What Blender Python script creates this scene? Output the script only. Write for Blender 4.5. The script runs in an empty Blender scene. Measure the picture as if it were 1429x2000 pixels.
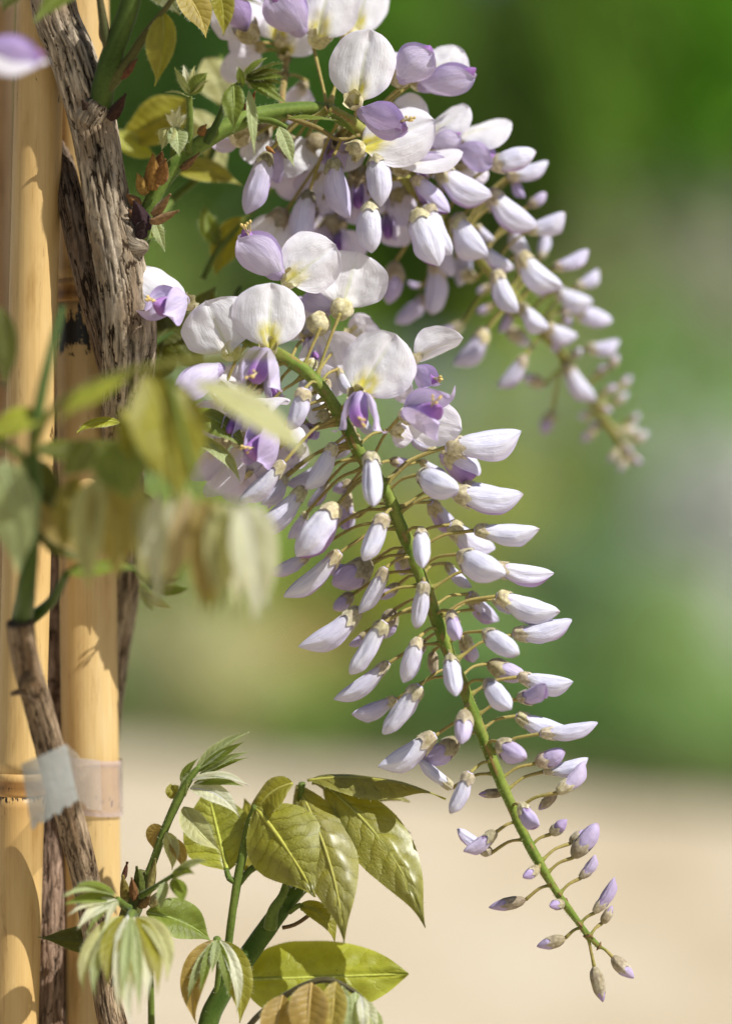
import bpy, math, random
import numpy as np
from mathutils import Vector, Matrix, noise

random.seed(7)
S = bpy.context.scene
COL = S.collection

# ------------------------------------------------------------------ camera
FOCUS, CAMH, LENS = 0.86, 1.25, 85.0
K = 36.0 / LENS / 2000.0                     # metres per photo pixel per metre of distance
cam_d = bpy.data.cameras.new('camera')
cam = bpy.data.objects.new('camera', cam_d)
COL.objects.link(cam)
cam.location = (0, 0, CAMH)
cam.rotation_euler = (math.radians(90), 0, 0)
cam_d.sensor_fit = 'VERTICAL'
cam_d.sensor_height = 36.0
cam_d.sensor_width = 24.0
cam_d.lens = LENS
cam_d.clip_start, cam_d.clip_end = 0.02, 400
cam_d.dof.use_dof = True
cam_d.dof.focus_distance = FOCUS
cam_d.dof.aperture_fstop = 2.35
cam_d.dof.aperture_blades = 0
S.camera = cam

# ------------------------------------------------------------------ sky and sun
SUN = Vector((0.58, -0.36, 0.73)).normalized()       # towards the sun
w = bpy.data.worlds.new('World')
S.world = w
w.use_nodes = True
nt = w.node_tree
nt.nodes.clear()
sky = nt.nodes.new('ShaderNodeTexSky')
sky.sky_type = 'NISHITA'
sky.sun_disc = False
sky.sun_elevation = math.asin(SUN.z)
sky.sun_rotation = math.atan2(SUN.x, SUN.y)
bgn = nt.nodes.new('ShaderNodeBackground')
bgn.inputs['Strength'].default_value = 0.065
wo = nt.nodes.new('ShaderNodeOutputWorld')
nt.links.new(sky.outputs[0], bgn.inputs[0])
nt.links.new(bgn.outputs[0], wo.inputs[0])

sl = bpy.data.lights.new('sun', 'SUN')
sl.energy = 5.0
sl.angle = math.radians(0.5)
sl.color = (1.0, 0.97, 0.91)
so = bpy.data.objects.new('sun', sl)
COL.objects.link(so)
so.location = (3, -3, 6)
so.rotation_euler = (-SUN).to_track_quat('-Z', 'Y').to_euler()

vs = S.view_settings
S.display_settings.display_device = 'sRGB'
vs.view_transform = 'Standard'
vs.look = 'None'
vs.exposure = 0.26
vs.gamma = 1.0
vs.use_curve_mapping = False
S.render.engine = 'CYCLES'
S.cycles.use_denoising = True
S.cycles.max_bounces = 8
S.cycles.transparent_max_bounces = 8

# ------------------------------------------------------------------ helpers
def P(px, py, dz=0.0):
    """A point on the sight line of photo pixel (px, py), dz centimetres behind the focus distance."""
    y = FOCUS + dz * 0.01
    s = y * K
    return Vector(((px - 714.5) * s, y, CAMH + (1000 - py) * s))

def far(px, py, y):
    return Vector(((px - 714.5) * K * y, y, CAMH + (1000 - py) * K * y))

PX = FOCUS * K

def empty(name, loc, label, cat, group=None, kind=None):
    o = bpy.data.objects.new(name, None)
    COL.objects.link(o)
    o.location = loc
    o.empty_display_size = 0.01
    tag(o, label, cat, group, kind)
    return o

def tag(o, label=None, cat=None, group=None, kind=None):
    if label: o['label'] = label
    if cat: o['category'] = cat
    if group: o['group'] = group
    if kind: o['kind'] = kind
    return o

def to_mesh(name, V, F, mat, cols=None, uvs=None, smooth=True):
    me = bpy.data.meshes.new(name)
    me.from_pydata([tuple(v) for v in V], [], F)
    me.materials.append(mat)
    if smooth:
        me.polygons.foreach_set('use_smooth', [True] * len(me.polygons))
    if cols is not None:
        a = me.attributes.new('col', 'FLOAT_COLOR', 'POINT')
        arr = np.ones((len(V), 4), np.float32)
        arr[:, :3] = np.asarray(cols, np.float32)[:, :3]
        a.data.foreach_set('color', arr.ravel())
    if uvs is not None:
        uvl = me.uv_layers.new(name='UVMap')
        li = np.zeros(len(me.loops), np.int32)
        me.loops.foreach_get('vertex_index', li)
        uv = np.asarray(uvs, np.float32)[li]
        uvl.data.foreach_set('uv', uv.ravel())
    me.update()
    return me

def link(name, me, parent=None, M=None):
    o = bpy.data.objects.new(name, me)
    COL.objects.link(o)
    if parent is not None:
        o.parent = parent
    if M is not None:
        o.matrix_basis = M
    return o

def wpos(o):
    p = Vector(o.location)
    while o.parent is not None:
        o = o.parent
        p += Vector(o.location)
    return p

def part(name, V, F, mat, parent, cols=None, uvs=None, smooth=True, origin=None):
    """A mesh given in world coordinates, linked under a parent that is only translated."""
    base = wpos(parent) if parent is not None else Vector((0, 0, 0))
    org = Vector(origin) if origin is not None else base
    VV = [Vector(v) - org for v in V]
    me = to_mesh(name, VV, F, mat, cols, uvs, smooth)
    return link(name, me, parent, Matrix.Translation(org - base))

def hermite(keys, t):
    xs = [k[0] for k in keys]; ys = [k[1] for k in keys]
    n = len(xs)
    if t <= xs[0]: return ys[0]
    if t >= xs[-1]: return ys[-1]
    d = [(ys[i + 1] - ys[i]) / (xs[i + 1] - xs[i]) for i in range(n - 1)]
    m = [d[0]] + [0 if d[i - 1] * d[i] <= 0 else 2 * d[i - 1] * d[i] / (d[i - 1] + d[i]) for i in range(1, n - 1)] + [d[-1]]
    for i in range(n - 1):
        if t <= xs[i + 1]:
            h = xs[i + 1] - xs[i]; q = (t - xs[i]) / h
            return ((2*q**3 - 3*q*q + 1) * ys[i] + (q**3 - 2*q*q + q) * h * m[i]
                    + (-2*q**3 + 3*q*q) * ys[i + 1] + (q**3 - q*q) * h * m[i + 1])

def spline(pts, step):
    """Catmull-Rom through pts (Vectors), resampled to about `step` metres. Extra values ride along."""
    out = []
    n = len(pts)
    for i in range(n - 1):
        p0 = pts[max(i - 1, 0)]; p1 = pts[i]; p2 = pts[i + 1]; p3 = pts[min(i + 2, n - 1)]
        m = max(2, int(math.ceil((Vector(p2[:3]) - Vector(p1[:3])).length / step)))
        for k in range(m):
            t = k / m
            out.append(tuple(0.5 * ((2*b) + (-a + c)*t + (2*a - 5*b + 4*c - d)*t*t + (-a + 3*b - 3*c + d)*t**3)
                             for a, b, c, d in zip(p0, p1, p2, p3)))
    out.append(tuple(pts[-1]))
    return out

def tube(path, n=10, fn=None, cap=True):
    """path: list of (x, y, z, r). fn(k, a, s) -> (radius factor, colour)."""
    V, F, C, UV = [], [], [], []
    pts = [Vector(p[:3]) for p in path]
    m = len(pts)
    up = None
    s = 0.0
    for i in range(m):
        t = (pts[min(i + 1, m - 1)] - pts[max(i - 1, 0)]).normalized()
        if up is None:
            up = Vector((0, -1, 0)) if abs(t.y) < 0.9 else Vector((0, 0, 1))
        up = (up - t * up.dot(t)).normalized()
        sd = t.cross(up)
        if i: s += (pts[i] - pts[i - 1]).length
        for j in range(n):
            a = 2 * math.pi * j / n
            f, c = fn(i, a, s) if fn else (1.0, (1, 1, 1))
            V.append(pts[i] + (up * math.cos(a) + sd * math.sin(a)) * path[i][3] * f)
            C.append(c)
            UV.append((j / n, s))
    for i in range(m - 1):
        for j in range(n):
            k = (j + 1) % n
            F.append((i*n + j, i*n + k, (i+1)*n + k, (i+1)*n + j))
    if cap:
        F.append(tuple(reversed(range(n))))
        F.append(tuple(range((m-1)*n, m*n)))
    return V, F, C, UV

def stem_path(pts, step=0.003):
    """pts: (px, py, depth cm, radius px)"""
    return spline([tuple(P(a, b, c)) + (r * K * (FOCUS + c*0.01),) for a, b, c, r in pts], step)

def lerp3(a, b, t):
    return tuple(x + (y - x) * t for x, y in zip(a, b))

def sstep(a, b, x):
    t = min(1, max(0, (x - a) / (b - a)))
    return t * t * (3 - 2 * t)

# ------------------------------------------------------------------ materials
def mat_new(name):
    m = bpy.data.materials.new(name)
    m.use_nodes = True
    m.node_tree.nodes.clear()
    return m, m.node_tree.nodes, m.node_tree.links

def N(ns, t, **kw):
    n = ns.new(t)
    for k, v in kw.items():
        if k in ('operation', 'blend_type', 'data_type', 'attribute_name', 'noise_dimensions', 'feature'):
            setattr(n, k, v)
        else:
            n.inputs[k].default_value = v
    return n

def mix_rgb(ns, ls, a, b, fac=1.0, blend='MULTIPLY'):
    n = ns.new('ShaderNodeMix'); n.data_type = 'RGBA'; n.blend_type = blend
    n.clamp_result = False
    for sock, v in ((n.inputs[0], fac), (n.inputs[6], a), (n.inputs[7], b)):
        if hasattr(v, 'is_output'): ls.new(v, sock)
        elif isinstance(v, (int, float)): sock.default_value = v
        else: sock.default_value = (*v[:3], 1)
    return n.outputs[2]

def ramp(ns, ls, fac, stops):
    n = ns.new('ShaderNodeValToRGB')
    e = n.color_ramp.elements
    while len(e) < len(stops): e.new(0.5)
    for el, (p, c) in zip(e, stops):
        el.position = p
        el.color = (*(c if hasattr(c, '__len__') else (c, c, c)), 1)
    ls.new(fac, n.inputs[0])
    return n.outputs[0]

def noise_tex(ns, ls, vec, scale=(1, 1, 1), detail=3.0, rough=0.55, dist=0.0):
    mp = ns.new('ShaderNodeMapping'); mp.inputs['Scale'].default_value = scale
    ls.new(vec, mp.inputs[0])
    n = ns.new('ShaderNodeTexNoise')
    n.inputs['Scale'].default_value = 1.0
    n.inputs['Detail'].default_value = detail
    n.inputs['Roughness'].default_value = rough
    n.inputs['Distortion'].default_value = dist
    ls.new(mp.outputs[0], n.inputs['Vector'])
    return n.outputs['Fac']

def mth(ns, ls, op, a, b=None, c=None):
    n = ns.new('ShaderNodeMath'); n.operation = op
    for i, v in enumerate((a, b, c)):
        if v is None: continue
        if hasattr(v, 'is_output'): ls.new(v, n.inputs[i])
        else: n.inputs[i].default_value = v
    return n.outputs[0]

def bump(ns, ls, h, strength, dist):
    b = ns.new('ShaderNodeBump')
    b.inputs['Strength'].default_value = strength
    b.inputs['Distance'].default_value = dist
    ls.new(h, b.inputs['Height'])
    return b.outputs[0]

def surface(m, ns, ls, col, rough=0.5, spec=0.4, normal=None, trans=0.0, tcol=None, sheen=0.0, coat=0.0, sss=0.0):
    p = ns.new('ShaderNodeBsdfPrincipled')
    ls.new(col, p.inputs['Base Color'])
    if hasattr(rough, 'is_output'): ls.new(rough, p.inputs['Roughness'])
    else: p.inputs['Roughness'].default_value = rough
    p.inputs['Specular IOR Level'].default_value = spec
    p.inputs['Sheen Weight'].default_value = sheen
    p.inputs['Sheen Roughness'].default_value = 0.4
    p.inputs['Coat Weight'].default_value = coat
    p.inputs['Coat Roughness'].default_value = 0.34
    if normal is not None: ls.new(normal, p.inputs['Normal'])
    out = ns.new('ShaderNodeOutputMaterial')
    if trans > 0:
        t = ns.new('ShaderNodeBsdfTranslucent')
        ls.new(tcol if tcol is not None else col, t.inputs['Color'])
        if normal is not None: ls.new(normal, t.inputs['Normal'])
        mx = ns.new('ShaderNodeMixShader'); mx.inputs[0].default_value = trans
        ls.new(p.outputs[0], mx.inputs[1]); ls.new(t.outputs[0], mx.inputs[2])
        ls.new(mx.outputs[0], out.inputs[0])
    else:
        ls.new(p.outputs[0], out.inputs[0])
    return m

def petal_material(name='petal', sk=1.0, trans=.24):
    m, ns, ls = mat_new(name)
    at = N(ns, 'ShaderNodeAttribute', attribute_name='col')
    oi = ns.new('ShaderNodeObjectInfo')
    uv = ns.new('ShaderNodeUVMap')
    tc = ns.new('ShaderNodeTexCoord')
    v = noise_tex(ns, ls, uv.outputs[0], (46, 2.2, 1), 4, 0.6, 0.35)
    vr = ramp(ns, ls, v, [(0.28, (0.78, 0.765, 0.90)), (0.50, (.98, .975, 1)), (0.75, (1.02, 1.02, 1.03))])
    b = noise_tex(ns, ls, uv.outputs[0], (4, 3, 1), 3, 0.6)
    br = ramp(ns, ls, b, [(0.3, (0.88, 0.88, 0.96)), (0.6, (1, 1, 1))])
    c = mix_rgb(ns, ls, at.outputs['Color'], oi.outputs['Color'])
    c = mix_rgb(ns, ls, c, vr, sk)
    c = mix_rgb(ns, ls, c, br, 0.8*sk)
    tcol = mix_rgb(ns, ls, c, (1.0, 0.95, 0.98))
    h = mth(ns, ls, 'ADD', v, mth(ns, ls, 'MULTIPLY', b, 0.8))
    wr = noise_tex(ns, ls, uv.outputs[0], (9, 5, 1), 4, 0.65, 0.8)
    h = mth(ns, ls, 'MULTIPLY_ADD', wr, 1.1, h)
    nm = bump(ns, ls, h, 0.45, 0.0007)
    return surface(m, ns, ls, c, 0.45, 0.35, nm, trans, tcol, sheen=0.05)

def leaf_material(name='leaf', r0=.36, r1=.52, coat=0.0, bs=.30, sheen=.04):
    m, ns, ls = mat_new(name)
    at = N(ns, 'ShaderNodeAttribute', attribute_name='col')
    uv = ns.new('ShaderNodeUVMap')
    sep = ns.new('ShaderNodeSeparateXYZ'); ls.new(uv.outputs[0], sep.inputs[0])
    u = mth(ns, ls, 'ABSOLUTE', mth(ns, ls, 'MULTIPLY_ADD', sep.outputs[0], 2.0, -1.0))
    wob = noise_tex(ns, ls, uv.outputs[0], (5, 7, 1), 3)
    q = mth(ns, ls, 'MULTIPLY_ADD', u, -0.19, sep.outputs[1])
    q = mth(ns, ls, 'MULTIPLY_ADD', mth(ns, ls, 'MULTIPLY', u, u), 0.06, q)
    q = mth(ns, ls, 'MULTIPLY_ADD', wob, 0.10, q)
    sn = mth(ns, ls, 'ABSOLUTE', mth(ns, ls, 'SINE', mth(ns, ls, 'MULTIPLY', q, 9 * math.pi)))
    hgt = mth(ns, ls, 'POWER', sn, 0.45)
    fine = noise_tex(ns, ls, uv.outputs[0], (24, 44, 1), 4, 0.65)
    h = mth(ns, ls, 'MULTIPLY_ADD', fine, 0.9, hgt)
    nm = bump(ns, ls, h, bs, 0.0009)
    vein = ramp(ns, ls, hgt, [(0.0, (1.22, 1.2, 1.2)), (0.30, (1, 1, 1)), (1.0, (0.97, 0.97, 0.97))])
    big = noise_tex(ns, ls, uv.outputs[0], (3.2, 5.0, 1), 4, 0.62)
    bg = ramp(ns, ls, big, [(0.3, (0.80, 0.76, 0.72)), (0.55, (1, 1, 1)), (0.75, (1.14, 1.08, 1.0))])
    c = mix_rgb(ns, ls, at.outputs['Color'], vein, 0.6)
    c = mix_rgb(ns, ls, c, bg)
    sp = noise_tex(ns, ls, uv.outputs[0], (30, 42, 1), 2, 0.5)
    c = mix_rgb(ns, ls, c, ramp(ns, ls, sp, [(0.24, (0.42, 0.30, 0.20)), (0.29, (1, 1, 1))]))
    tcol = mix_rgb(ns, ls, c, (1.55, 1.45, 0.45))
    rr = ramp(ns, ls, fine, [(0.3, r0), (0.7, r1)])
    return surface(m, ns, ls, c, rr, 0.5, nm, 0.36, tcol, sheen=sheen, coat=coat)

def soft_material(name, rough=0.6, spec=0.25, trans=0.12, scale=900, amp=0.25, sheen=0.15, bumpd=0.0002):
    """Vertex colour with a mottle: calyces, stalks, green stems, scales."""
    m, ns, ls = mat_new(name)
    at = N(ns, 'ShaderNodeAttribute', attribute_name='col')
    oi = ns.new('ShaderNodeObjectInfo')
    tc = ns.new('ShaderNodeNewGeometry')
    n1 = noise_tex(ns, ls, tc.outputs['Position'], (scale,) * 3, 4, 0.65)
    r1 = ramp(ns, ls, n1, [(0.3, (1 - amp, 1 - amp * 1.15, 1 - amp * 1.1)), (0.6, (1, 1, 1)), (0.8, (1 + amp * .5,) * 3)])
    c = mix_rgb(ns, ls, at.outputs['Color'], oi.outputs['Color'])
    c = mix_rgb(ns, ls, c, r1)
    nm = bump(ns, ls, n1, 0.5, bumpd)
    return surface(m, ns, ls, c, rough, spec, nm, trans, None, sheen=sheen)

def bark_material():
    m, ns, ls = mat_new('bark')
    at = N(ns, 'ShaderNodeAttribute', attribute_name='col')
    g = ns.new('ShaderNodeNewGeometry')
    uv = ns.new('ShaderNodeUVMap')
    n1 = noise_tex(ns, ls, g.outputs['Position'], (1100, 1100, 260), 5, 0.7)
    n2 = noise_tex(ns, ls, g.outputs['Position'], (160, 160, 60), 4, 0.6)
    n3 = noise_tex(ns, ls, uv.outputs[0], (16, 110, 1), 4, 0.6)
    # long plates parted by dark cracks
    mp = ns.new('ShaderNodeMapping'); mp.inputs['Scale'].default_value = (17, 62, 1)
    ls.new(uv.outputs[0], mp.inputs[0])
    vm = ns.new('ShaderNodeVectorMath'); vm.operation = 'MULTIPLY_ADD'
    cmb = ns.new('ShaderNodeCombineXYZ'); ls.new(n3, cmb.inputs[0]); ls.new(n1, cmb.inputs[1])
    ls.new(cmb.outputs[0], vm.inputs[0]); vm.inputs[1].default_value = (1.5, .6, 0); ls.new(mp.outputs[0], vm.inputs[2])
    vo = ns.new('ShaderNodeTexVoronoi'); vo.feature = 'DISTANCE_TO_EDGE'; vo.inputs['Scale'].default_value = 1.0
    ls.new(vm.outputs[0], vo.inputs['Vector'])
    width = mth(ns, ls, 'MULTIPLY_ADD', n2, -.34, .20)
    k = mth(ns, ls, 'SUBTRACT', vo.outputs['Distance'], width)
    crack = ramp(ns, ls, mth(ns, ls, 'MULTIPLY_ADD', k, 7.0, .5), [(0.36, (0.14, 0.11, 0.085)), (0.52, (0.9, 0.88, 0.85)), (0.62, (1.12, 1.1, 1.07)), (0.95, (.95, .95, .95))])
    r1 = ramp(ns, ls, n1, [(0.32, (0.60, 0.56, 0.52)), (0.5, (0.97, 0.96, 0.95)), (0.7, (1.18, 1.16, 1.13))])
    r2 = ramp(ns, ls, n2, [(0.3, (0.72, 0.66, 0.58)), (0.6, (1.05, 1.03, 1.0))])
    c = mix_rgb(ns, ls, mix_rgb(ns, ls, mix_rgb(ns, ls, at.outputs['Color'], r1), r2), crack)
    h = mth(ns, ls, 'ADD', mth(ns, ls, 'MULTIPLY', n1, .5), mth(ns, ls, 'MINIMUM', mth(ns, ls, 'MULTIPLY', vo.outputs['Distance'], 5.0), 1.0))
    nm = bump(ns, ls, h, 0.8, 0.0010)
    return surface(m, ns, ls, c, 0.85, 0.15, nm)

def bamboo_material():
    m, ns, ls = mat_new('bamboo')
    at = N(ns, 'ShaderNodeAttribute', attribute_name='col')
    g = ns.new('ShaderNodeNewGeometry')
    pos = g.outputs['Position']
    n1 = noise_tex(ns, ls, pos, (1400, 1400, 9), 4, 0.6)
    n2 = noise_tex(ns, ls, pos, (130, 130, 22), 4, 0.6)
    n3 = noise_tex(ns, ls, pos, (520, 520, 170), 4, 0.7, 0.4)
    r1 = ramp(ns, ls, n1, [(0.3, (0.93, 0.91, 0.88)), (0.6, (1.02, 1.01, 1.0))])
    r2 = ramp(ns, ls, n2, [(0.28, (0.70, 0.62, 0.50)), (0.42, (.93, .90, .86)), (0.55, (1, 1, 1)), (0.72, (1.05, 1.1, 1.25))])
    c = mix_rgb(ns, ls, mix_rgb(ns, ls, at.outputs['Color'], r1), r2)
    n4 = noise_tex(ns, ls, pos, (300, 300, 26), 5, 0.72, 0.6)
    r4 = ramp(ns, ls, n4, [(0.28, (0.48, 0.40, 0.34)), (0.36, (0.9, 0.87, 0.84)), (0.44, (1, 1, 1))])
    c = mix_rgb(ns, ls, c, r4)
    # mould: black specks where the alpha-like "mould" attribute asks for them
    am = N(ns, 'ShaderNodeAttribute', attribute_name='mould')
    k = mth(ns, ls, 'SUBTRACT', mth(ns, ls, 'ADD', n3, am.outputs['Fac']), 1.0)
    k = ramp(ns, ls, mth(ns, ls, 'MULTIPLY_ADD', k, 14.0, 0.5), [(0.35, 0.0), (0.65, 1.0)])
    c = mix_rgb(ns, ls, c, (0.018, 0.015, 0.012), k, 'MIX')
    nm = bump(ns, ls, n1, 0.25, 0.0003)
    return surface(m, ns, ls, c, 0.42, 0.4, nm)

def film_material():
    m, ns, ls = mat_new('plastic_film')
    g = ns.new('ShaderNodeNewGeometry')
    n1 = noise_tex(ns, ls, g.outputs['Position'], (190, 190, 190), 4, 0.6, 0.5)
    nm = bump(ns, ls, n1, 0.5, 0.0012)
    at = N(ns, 'ShaderNodeAttribute', attribute_name='col')
    p = ns.new('ShaderNodeBsdfPrincipled')
    ls.new(at.outputs['Color'], p.inputs['Base Color'])
    p.inputs['Roughness'].default_value = 0.32
    ls.new(nm, p.inputs['Normal'])
    t = ns.new('ShaderNodeBsdfTransparent')
    mx = ns.new('ShaderNodeMixShader')
    ls.new(at.outputs['Alpha'], mx.inputs[0])
    ls.new(t.outputs[0], mx.inputs[1]); ls.new(p.outputs[0], mx.inputs[2])
    out = ns.new('ShaderNodeOutputMaterial')
    ls.new(mx.outputs[0], out.inputs[0])
    return m

def ground_material(name, stops, scale, bumpd):
    m, ns, ls = mat_new(name)
    g = ns.new('ShaderNodeNewGeometry')
    n1 = noise_tex(ns, ls, g.outputs['Position'], (scale,) * 3, 6, 0.7)
    n2 = noise_tex(ns, ls, g.outputs['Position'], (0.75, 0.42, 0.9), 5, 0.7)
    c = ramp(ns, ls, n1, stops)
    r2 = ramp(ns, ls, n2, [(0.34, (0.70, 0.65, 0.58)), (0.5, (.96, .95, .94)), (0.66, (1.05, 1.08, 1.16))])
    c = mix_rgb(ns, ls, c, r2)
    nm = bump(ns, ls, n1, 0.6, bumpd)
    return surface(m, ns, ls, c, 0.9, 0.1, nm)

M_PETAL = petal_material()
M_BANNER = petal_material('banner_petal', .25, .36)
M_LEAF = leaf_material()
M_GLOSS = leaf_material('glossy_leaf', .30, .46, .9, .8, 0)
M_CALYX = soft_material('calyx', 0.65, 0.2, 0.15, 700, 0.42, 0.3, 0.0003)
M_STALK = soft_material('stalk', 0.6, 0.15, 0.0, 800, 0.25, 0.12, 0.00025)
M_SCALE = soft_material('dry_scale', 0.8, 0.15, 0.15, 900, 0.45, 0.1, 0.0004)
M_BARK = bark_material()
M_BAMBOO = bamboo_material()
M_FILM = film_material()
M_FARLEAF = soft_material('garden_leaf', 0.75, 0.08, 0.42, 3.0, 0.3, 0.0, 0.0)
M_FARWOOD = soft_material('garden_wood', 0.9, 0.1, 0.0, 20, 0.3, 0.0, 0.002)
M_GRAVEL = ground_material('gravel', [(0.3, (0.43, 0.355, 0.25)), (0.5, (0.60, 0.505, 0.36)), (0.7, (0.72, 0.62, 0.47))], 60, 0.006)
M_LAWN = ground_material('lawn', [(0.3, (0.03, 0.07, 0.015)), (0.6, (0.07, 0.15, 0.03))], 30, 0.02)

# ================================================================== SETTING: ground, garden behind
def edge(x):
    return 11.9 - .9*max(-2.5, min(2.5, x))

def ground():
    n = 60
    V, F = [], []
    xs = np.linspace(-60, 60, n); ys = np.concatenate([np.linspace(-8, 13, 42), np.linspace(14, 120, 18)])
    for y in ys:
        for x in xs:
            V.append((x, y, 0.02 * noise.noise(Vector((x*.4, y*.4, 0)))))
    for i in range(len(ys) - 1):
        for j in range(n - 1):
            a = i*n + j
            F.append((a, a+1, a+n+1, a+n))
    me = to_mesh('ground', V, F, M_GRAVEL)
    o = link('ground', me); tag(o, 'pale sandy gravel path running across the garden', None, None, 'structure')
    o['kind'] = 'structure'
    V, F = [], []
    for i in range(40):
        x = -30 + i * 60 / 39
        e = edge(x) + 0.25*noise.noise(Vector((x*1.3, 0, 0)))
        V += [(x, e, 0.03), (x, e + .3, 0.055), (x, 40, 0.06), (x, 110, 0.06)]
        if i:
            for k in range(3):
                a = (i-1)*4 + k
                F.append((a, a+4, a+5, a+1))
    o = link('lawn', to_mesh('lawn', V, F, M_LAWN)); tag(o, 'green lawn beyond the sandy gravel path', None, None, 'structure')
ground()

def crown_mesh(c, rx, ry, rz, n, size, cols, lumps, seed, name, parent, white=None):
    """Leaf-sized faces spread through clumps of a crown; uneven outline, gaps between clumps."""
    R = random.Random(seed)
    V, F, C = [], [], []
    cl = []
    for _ in range(lumps):
        while True:
            d = Vector((R.uniform(-1, 1), R.uniform(-1, 1), R.uniform(-1, 1)))
            if 0.15 < d.length < 1: break
        cl.append((Vector((d.x*rx*.8, d.y*ry*.8, d.z*rz*.8)), R.uniform(.28, .5), R.uniform(.75, 1.3)))
    for k in range(n):
        p, cr, tone = R.choice(cl)
        d = Vector((R.gauss(0, 1), R.gauss(0, 1), R.gauss(0, 1))).normalized()
        q = c + p + Vector((d.x*rx, d.y*ry, d.z*rz)) * cr * R.uniform(.55, 1.0)
        if q.z < 0.03: q.z = 0.03 + R.random()*.1
        nr = (d*.8 + Vector((R.uniform(-.5, .5), R.uniform(-.9, .3), R.uniform(-.1, .9)))).normalized()
        t = nr.orthogonal().normalized()
        t = Matrix.Rotation(R.uniform(0, 6.28), 3, nr) @ t
        b = nr.cross(t)
        l = size * R.uniform(.6, 1.35); wd = l * R.uniform(.38, .6)
        f_ = 1.0
        col = lerp3(cols[0], cols[1], R.random())
        col = (col[0]*2.55, col[1]*2.45, col[2]*1.25)
        col = tuple(min(.66, x * f_) * tone * R.uniform(.85, 1.15) for x in col)
        if white and R.random() < white[0]:
            col = tuple(x * R.uniform(.85, 1.05) for x in white[1]); wd = l * .8
        i = len(V)
        V += [q - t*l*.5, q + b*wd*.5 + nr*l*.06, q + t*l*.5, q - b*wd*.5 + nr*l*.06]
        F += [(i, i+1, i+2, i+3)]
        C += [col]*4
    return part(name, V, F, M_FARLEAF, parent, C)

def trunk_part(x, y, z1, r, parent, seed, col=(.09, .065, .045), limbs=4, spread=.5):
    R = random.Random(seed)
    pts = [(x, y, -0.05, r*1.25), (x + R.uniform(-.05, .05), y, z1*.4, r), (x + R.uniform(-.1, .1), y, z1, r*.45)]
    V, F, C, _ = tube(spline(pts, .15), 9, lambda i, a, s: (1 + .12*noise.noise(Vector((math.cos(a)*2, math.sin(a)*2, s*1.5))), col))
    part('trunk', V, F, M_FARWOOD, parent, C)
    for k in range(limbs):
        a = R.uniform(0, 6.28); z = z1 * R.uniform(.35, .8)
        p = [(x, y, z, r*.5), (x + math.cos(a)*spread*.5, y + math.sin(a)*spread*.5, z + spread*.45, r*.3),
             (x + math.cos(a)*spread, y + math.sin(a)*spread, z + spread*1.1, r*.12)]
        V, F, C, _ = tube(spline(p, .1), 6, lambda i, a, s: (1, col))
        part('limb', V, F, M_FARWOOD, parent, C)

def shrub(px, ptop, y, wpx, cols, label, seed, n=900, size=.06, white=None, group=None, name='garden_shrub', lumps=16, base=0.0, cat='shrub'):
    top = far(px, ptop, y)
    rx = wpx * K * y * .5
    h = top.z
    o = empty(name, (top.x, y, 0), label, cat, group)
    cz = (h + base) / 2
    crown_mesh(Vector((top.x, y, cz)), rx, min(rx, .9), (h - base) / 2 * 1.02, n, size, cols, lumps, seed, 'foliage', o, white)
    trunk_part(top.x, y, h*.6, max(.02, rx*.05), o, seed, limbs=3, spread=rx*.6)
    return o

def tree(px, pbase, ptop, y, wpx, cols, label, seed, n=2200, size=.14, white=None, group=None, lumps=26, name='garden_tree'):
    top = far(px, ptop, y); low = far(px, pbase, y)
    rx = wpx * K * y * .5
    o = empty(name, (top.x, y, 0), label, 'tree', group)
    crown_mesh(Vector((top.x, y, (top.z + max(low.z, .3))/2)), rx, min(rx, 1.6), (top.z - max(low.z, .3))/2, n, size, cols, lumps, seed, 'crown', o, white)
    trunk_part(top.x, y, top.z*.7, .06 + rx*.05, o, seed, limbs=5, spread=rx*.6)
    return o

GR = [(.125, .195, .13), (.19, .275, .19)]         # fresh green
DG = [(.03, .058, .022), (.055, .095, .035)]     # dark evergreen
OL = [(.19, .20, .05), (.27, .275, .085)]        # olive
YG = [(.09, .22, .035), (.145, .31, .06)]        # yellow green
TEAL = [(.075, .13, .13), (.11, .19, .18)]
TAN = [(.27, .23, .23), (.36, .31, .32)]

# first row, at the far edge of the gravel
shrub(1340, 1100, 11.6, 560, GR, 'bright green rounded shrub at the edge of the gravel, right side', 11, 3600, .05)
shrub(960, 1130, 12.6, 460, [(.12, .195, .13), (.175, .275, .19)], 'mid green rounded shrub at the gravel edge behind the hanging raceme', 12, 2800, .05)
shrub(660, 1290, 13.0, 330, [(.12, .19, .08), (.17, .26, .11)], 'low dark green shrub at the gravel edge above the glossy leaves', 13, 1600, .05)
shrub(480, 1370, 13.4, 220, [(.20, .23, .12), (.27, .30, .16)], 'small grey green shrub at the gravel edge beside the canes', 14, 1200, .05)
shrub(370, 1140, 14.0, 480, TAN, 'tan leaf mass in place of the sandy path running on, right of the canes', 15, 3600, .06)  # leafy mass added for the tan of the sandy path continuing there
shrub(590, 1120, 15.5, 340, [(.22, .175, .13), (.29, .235, .17)], 'olive brown bush behind the middle of the raceme', 16, 2000, .06)
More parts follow.
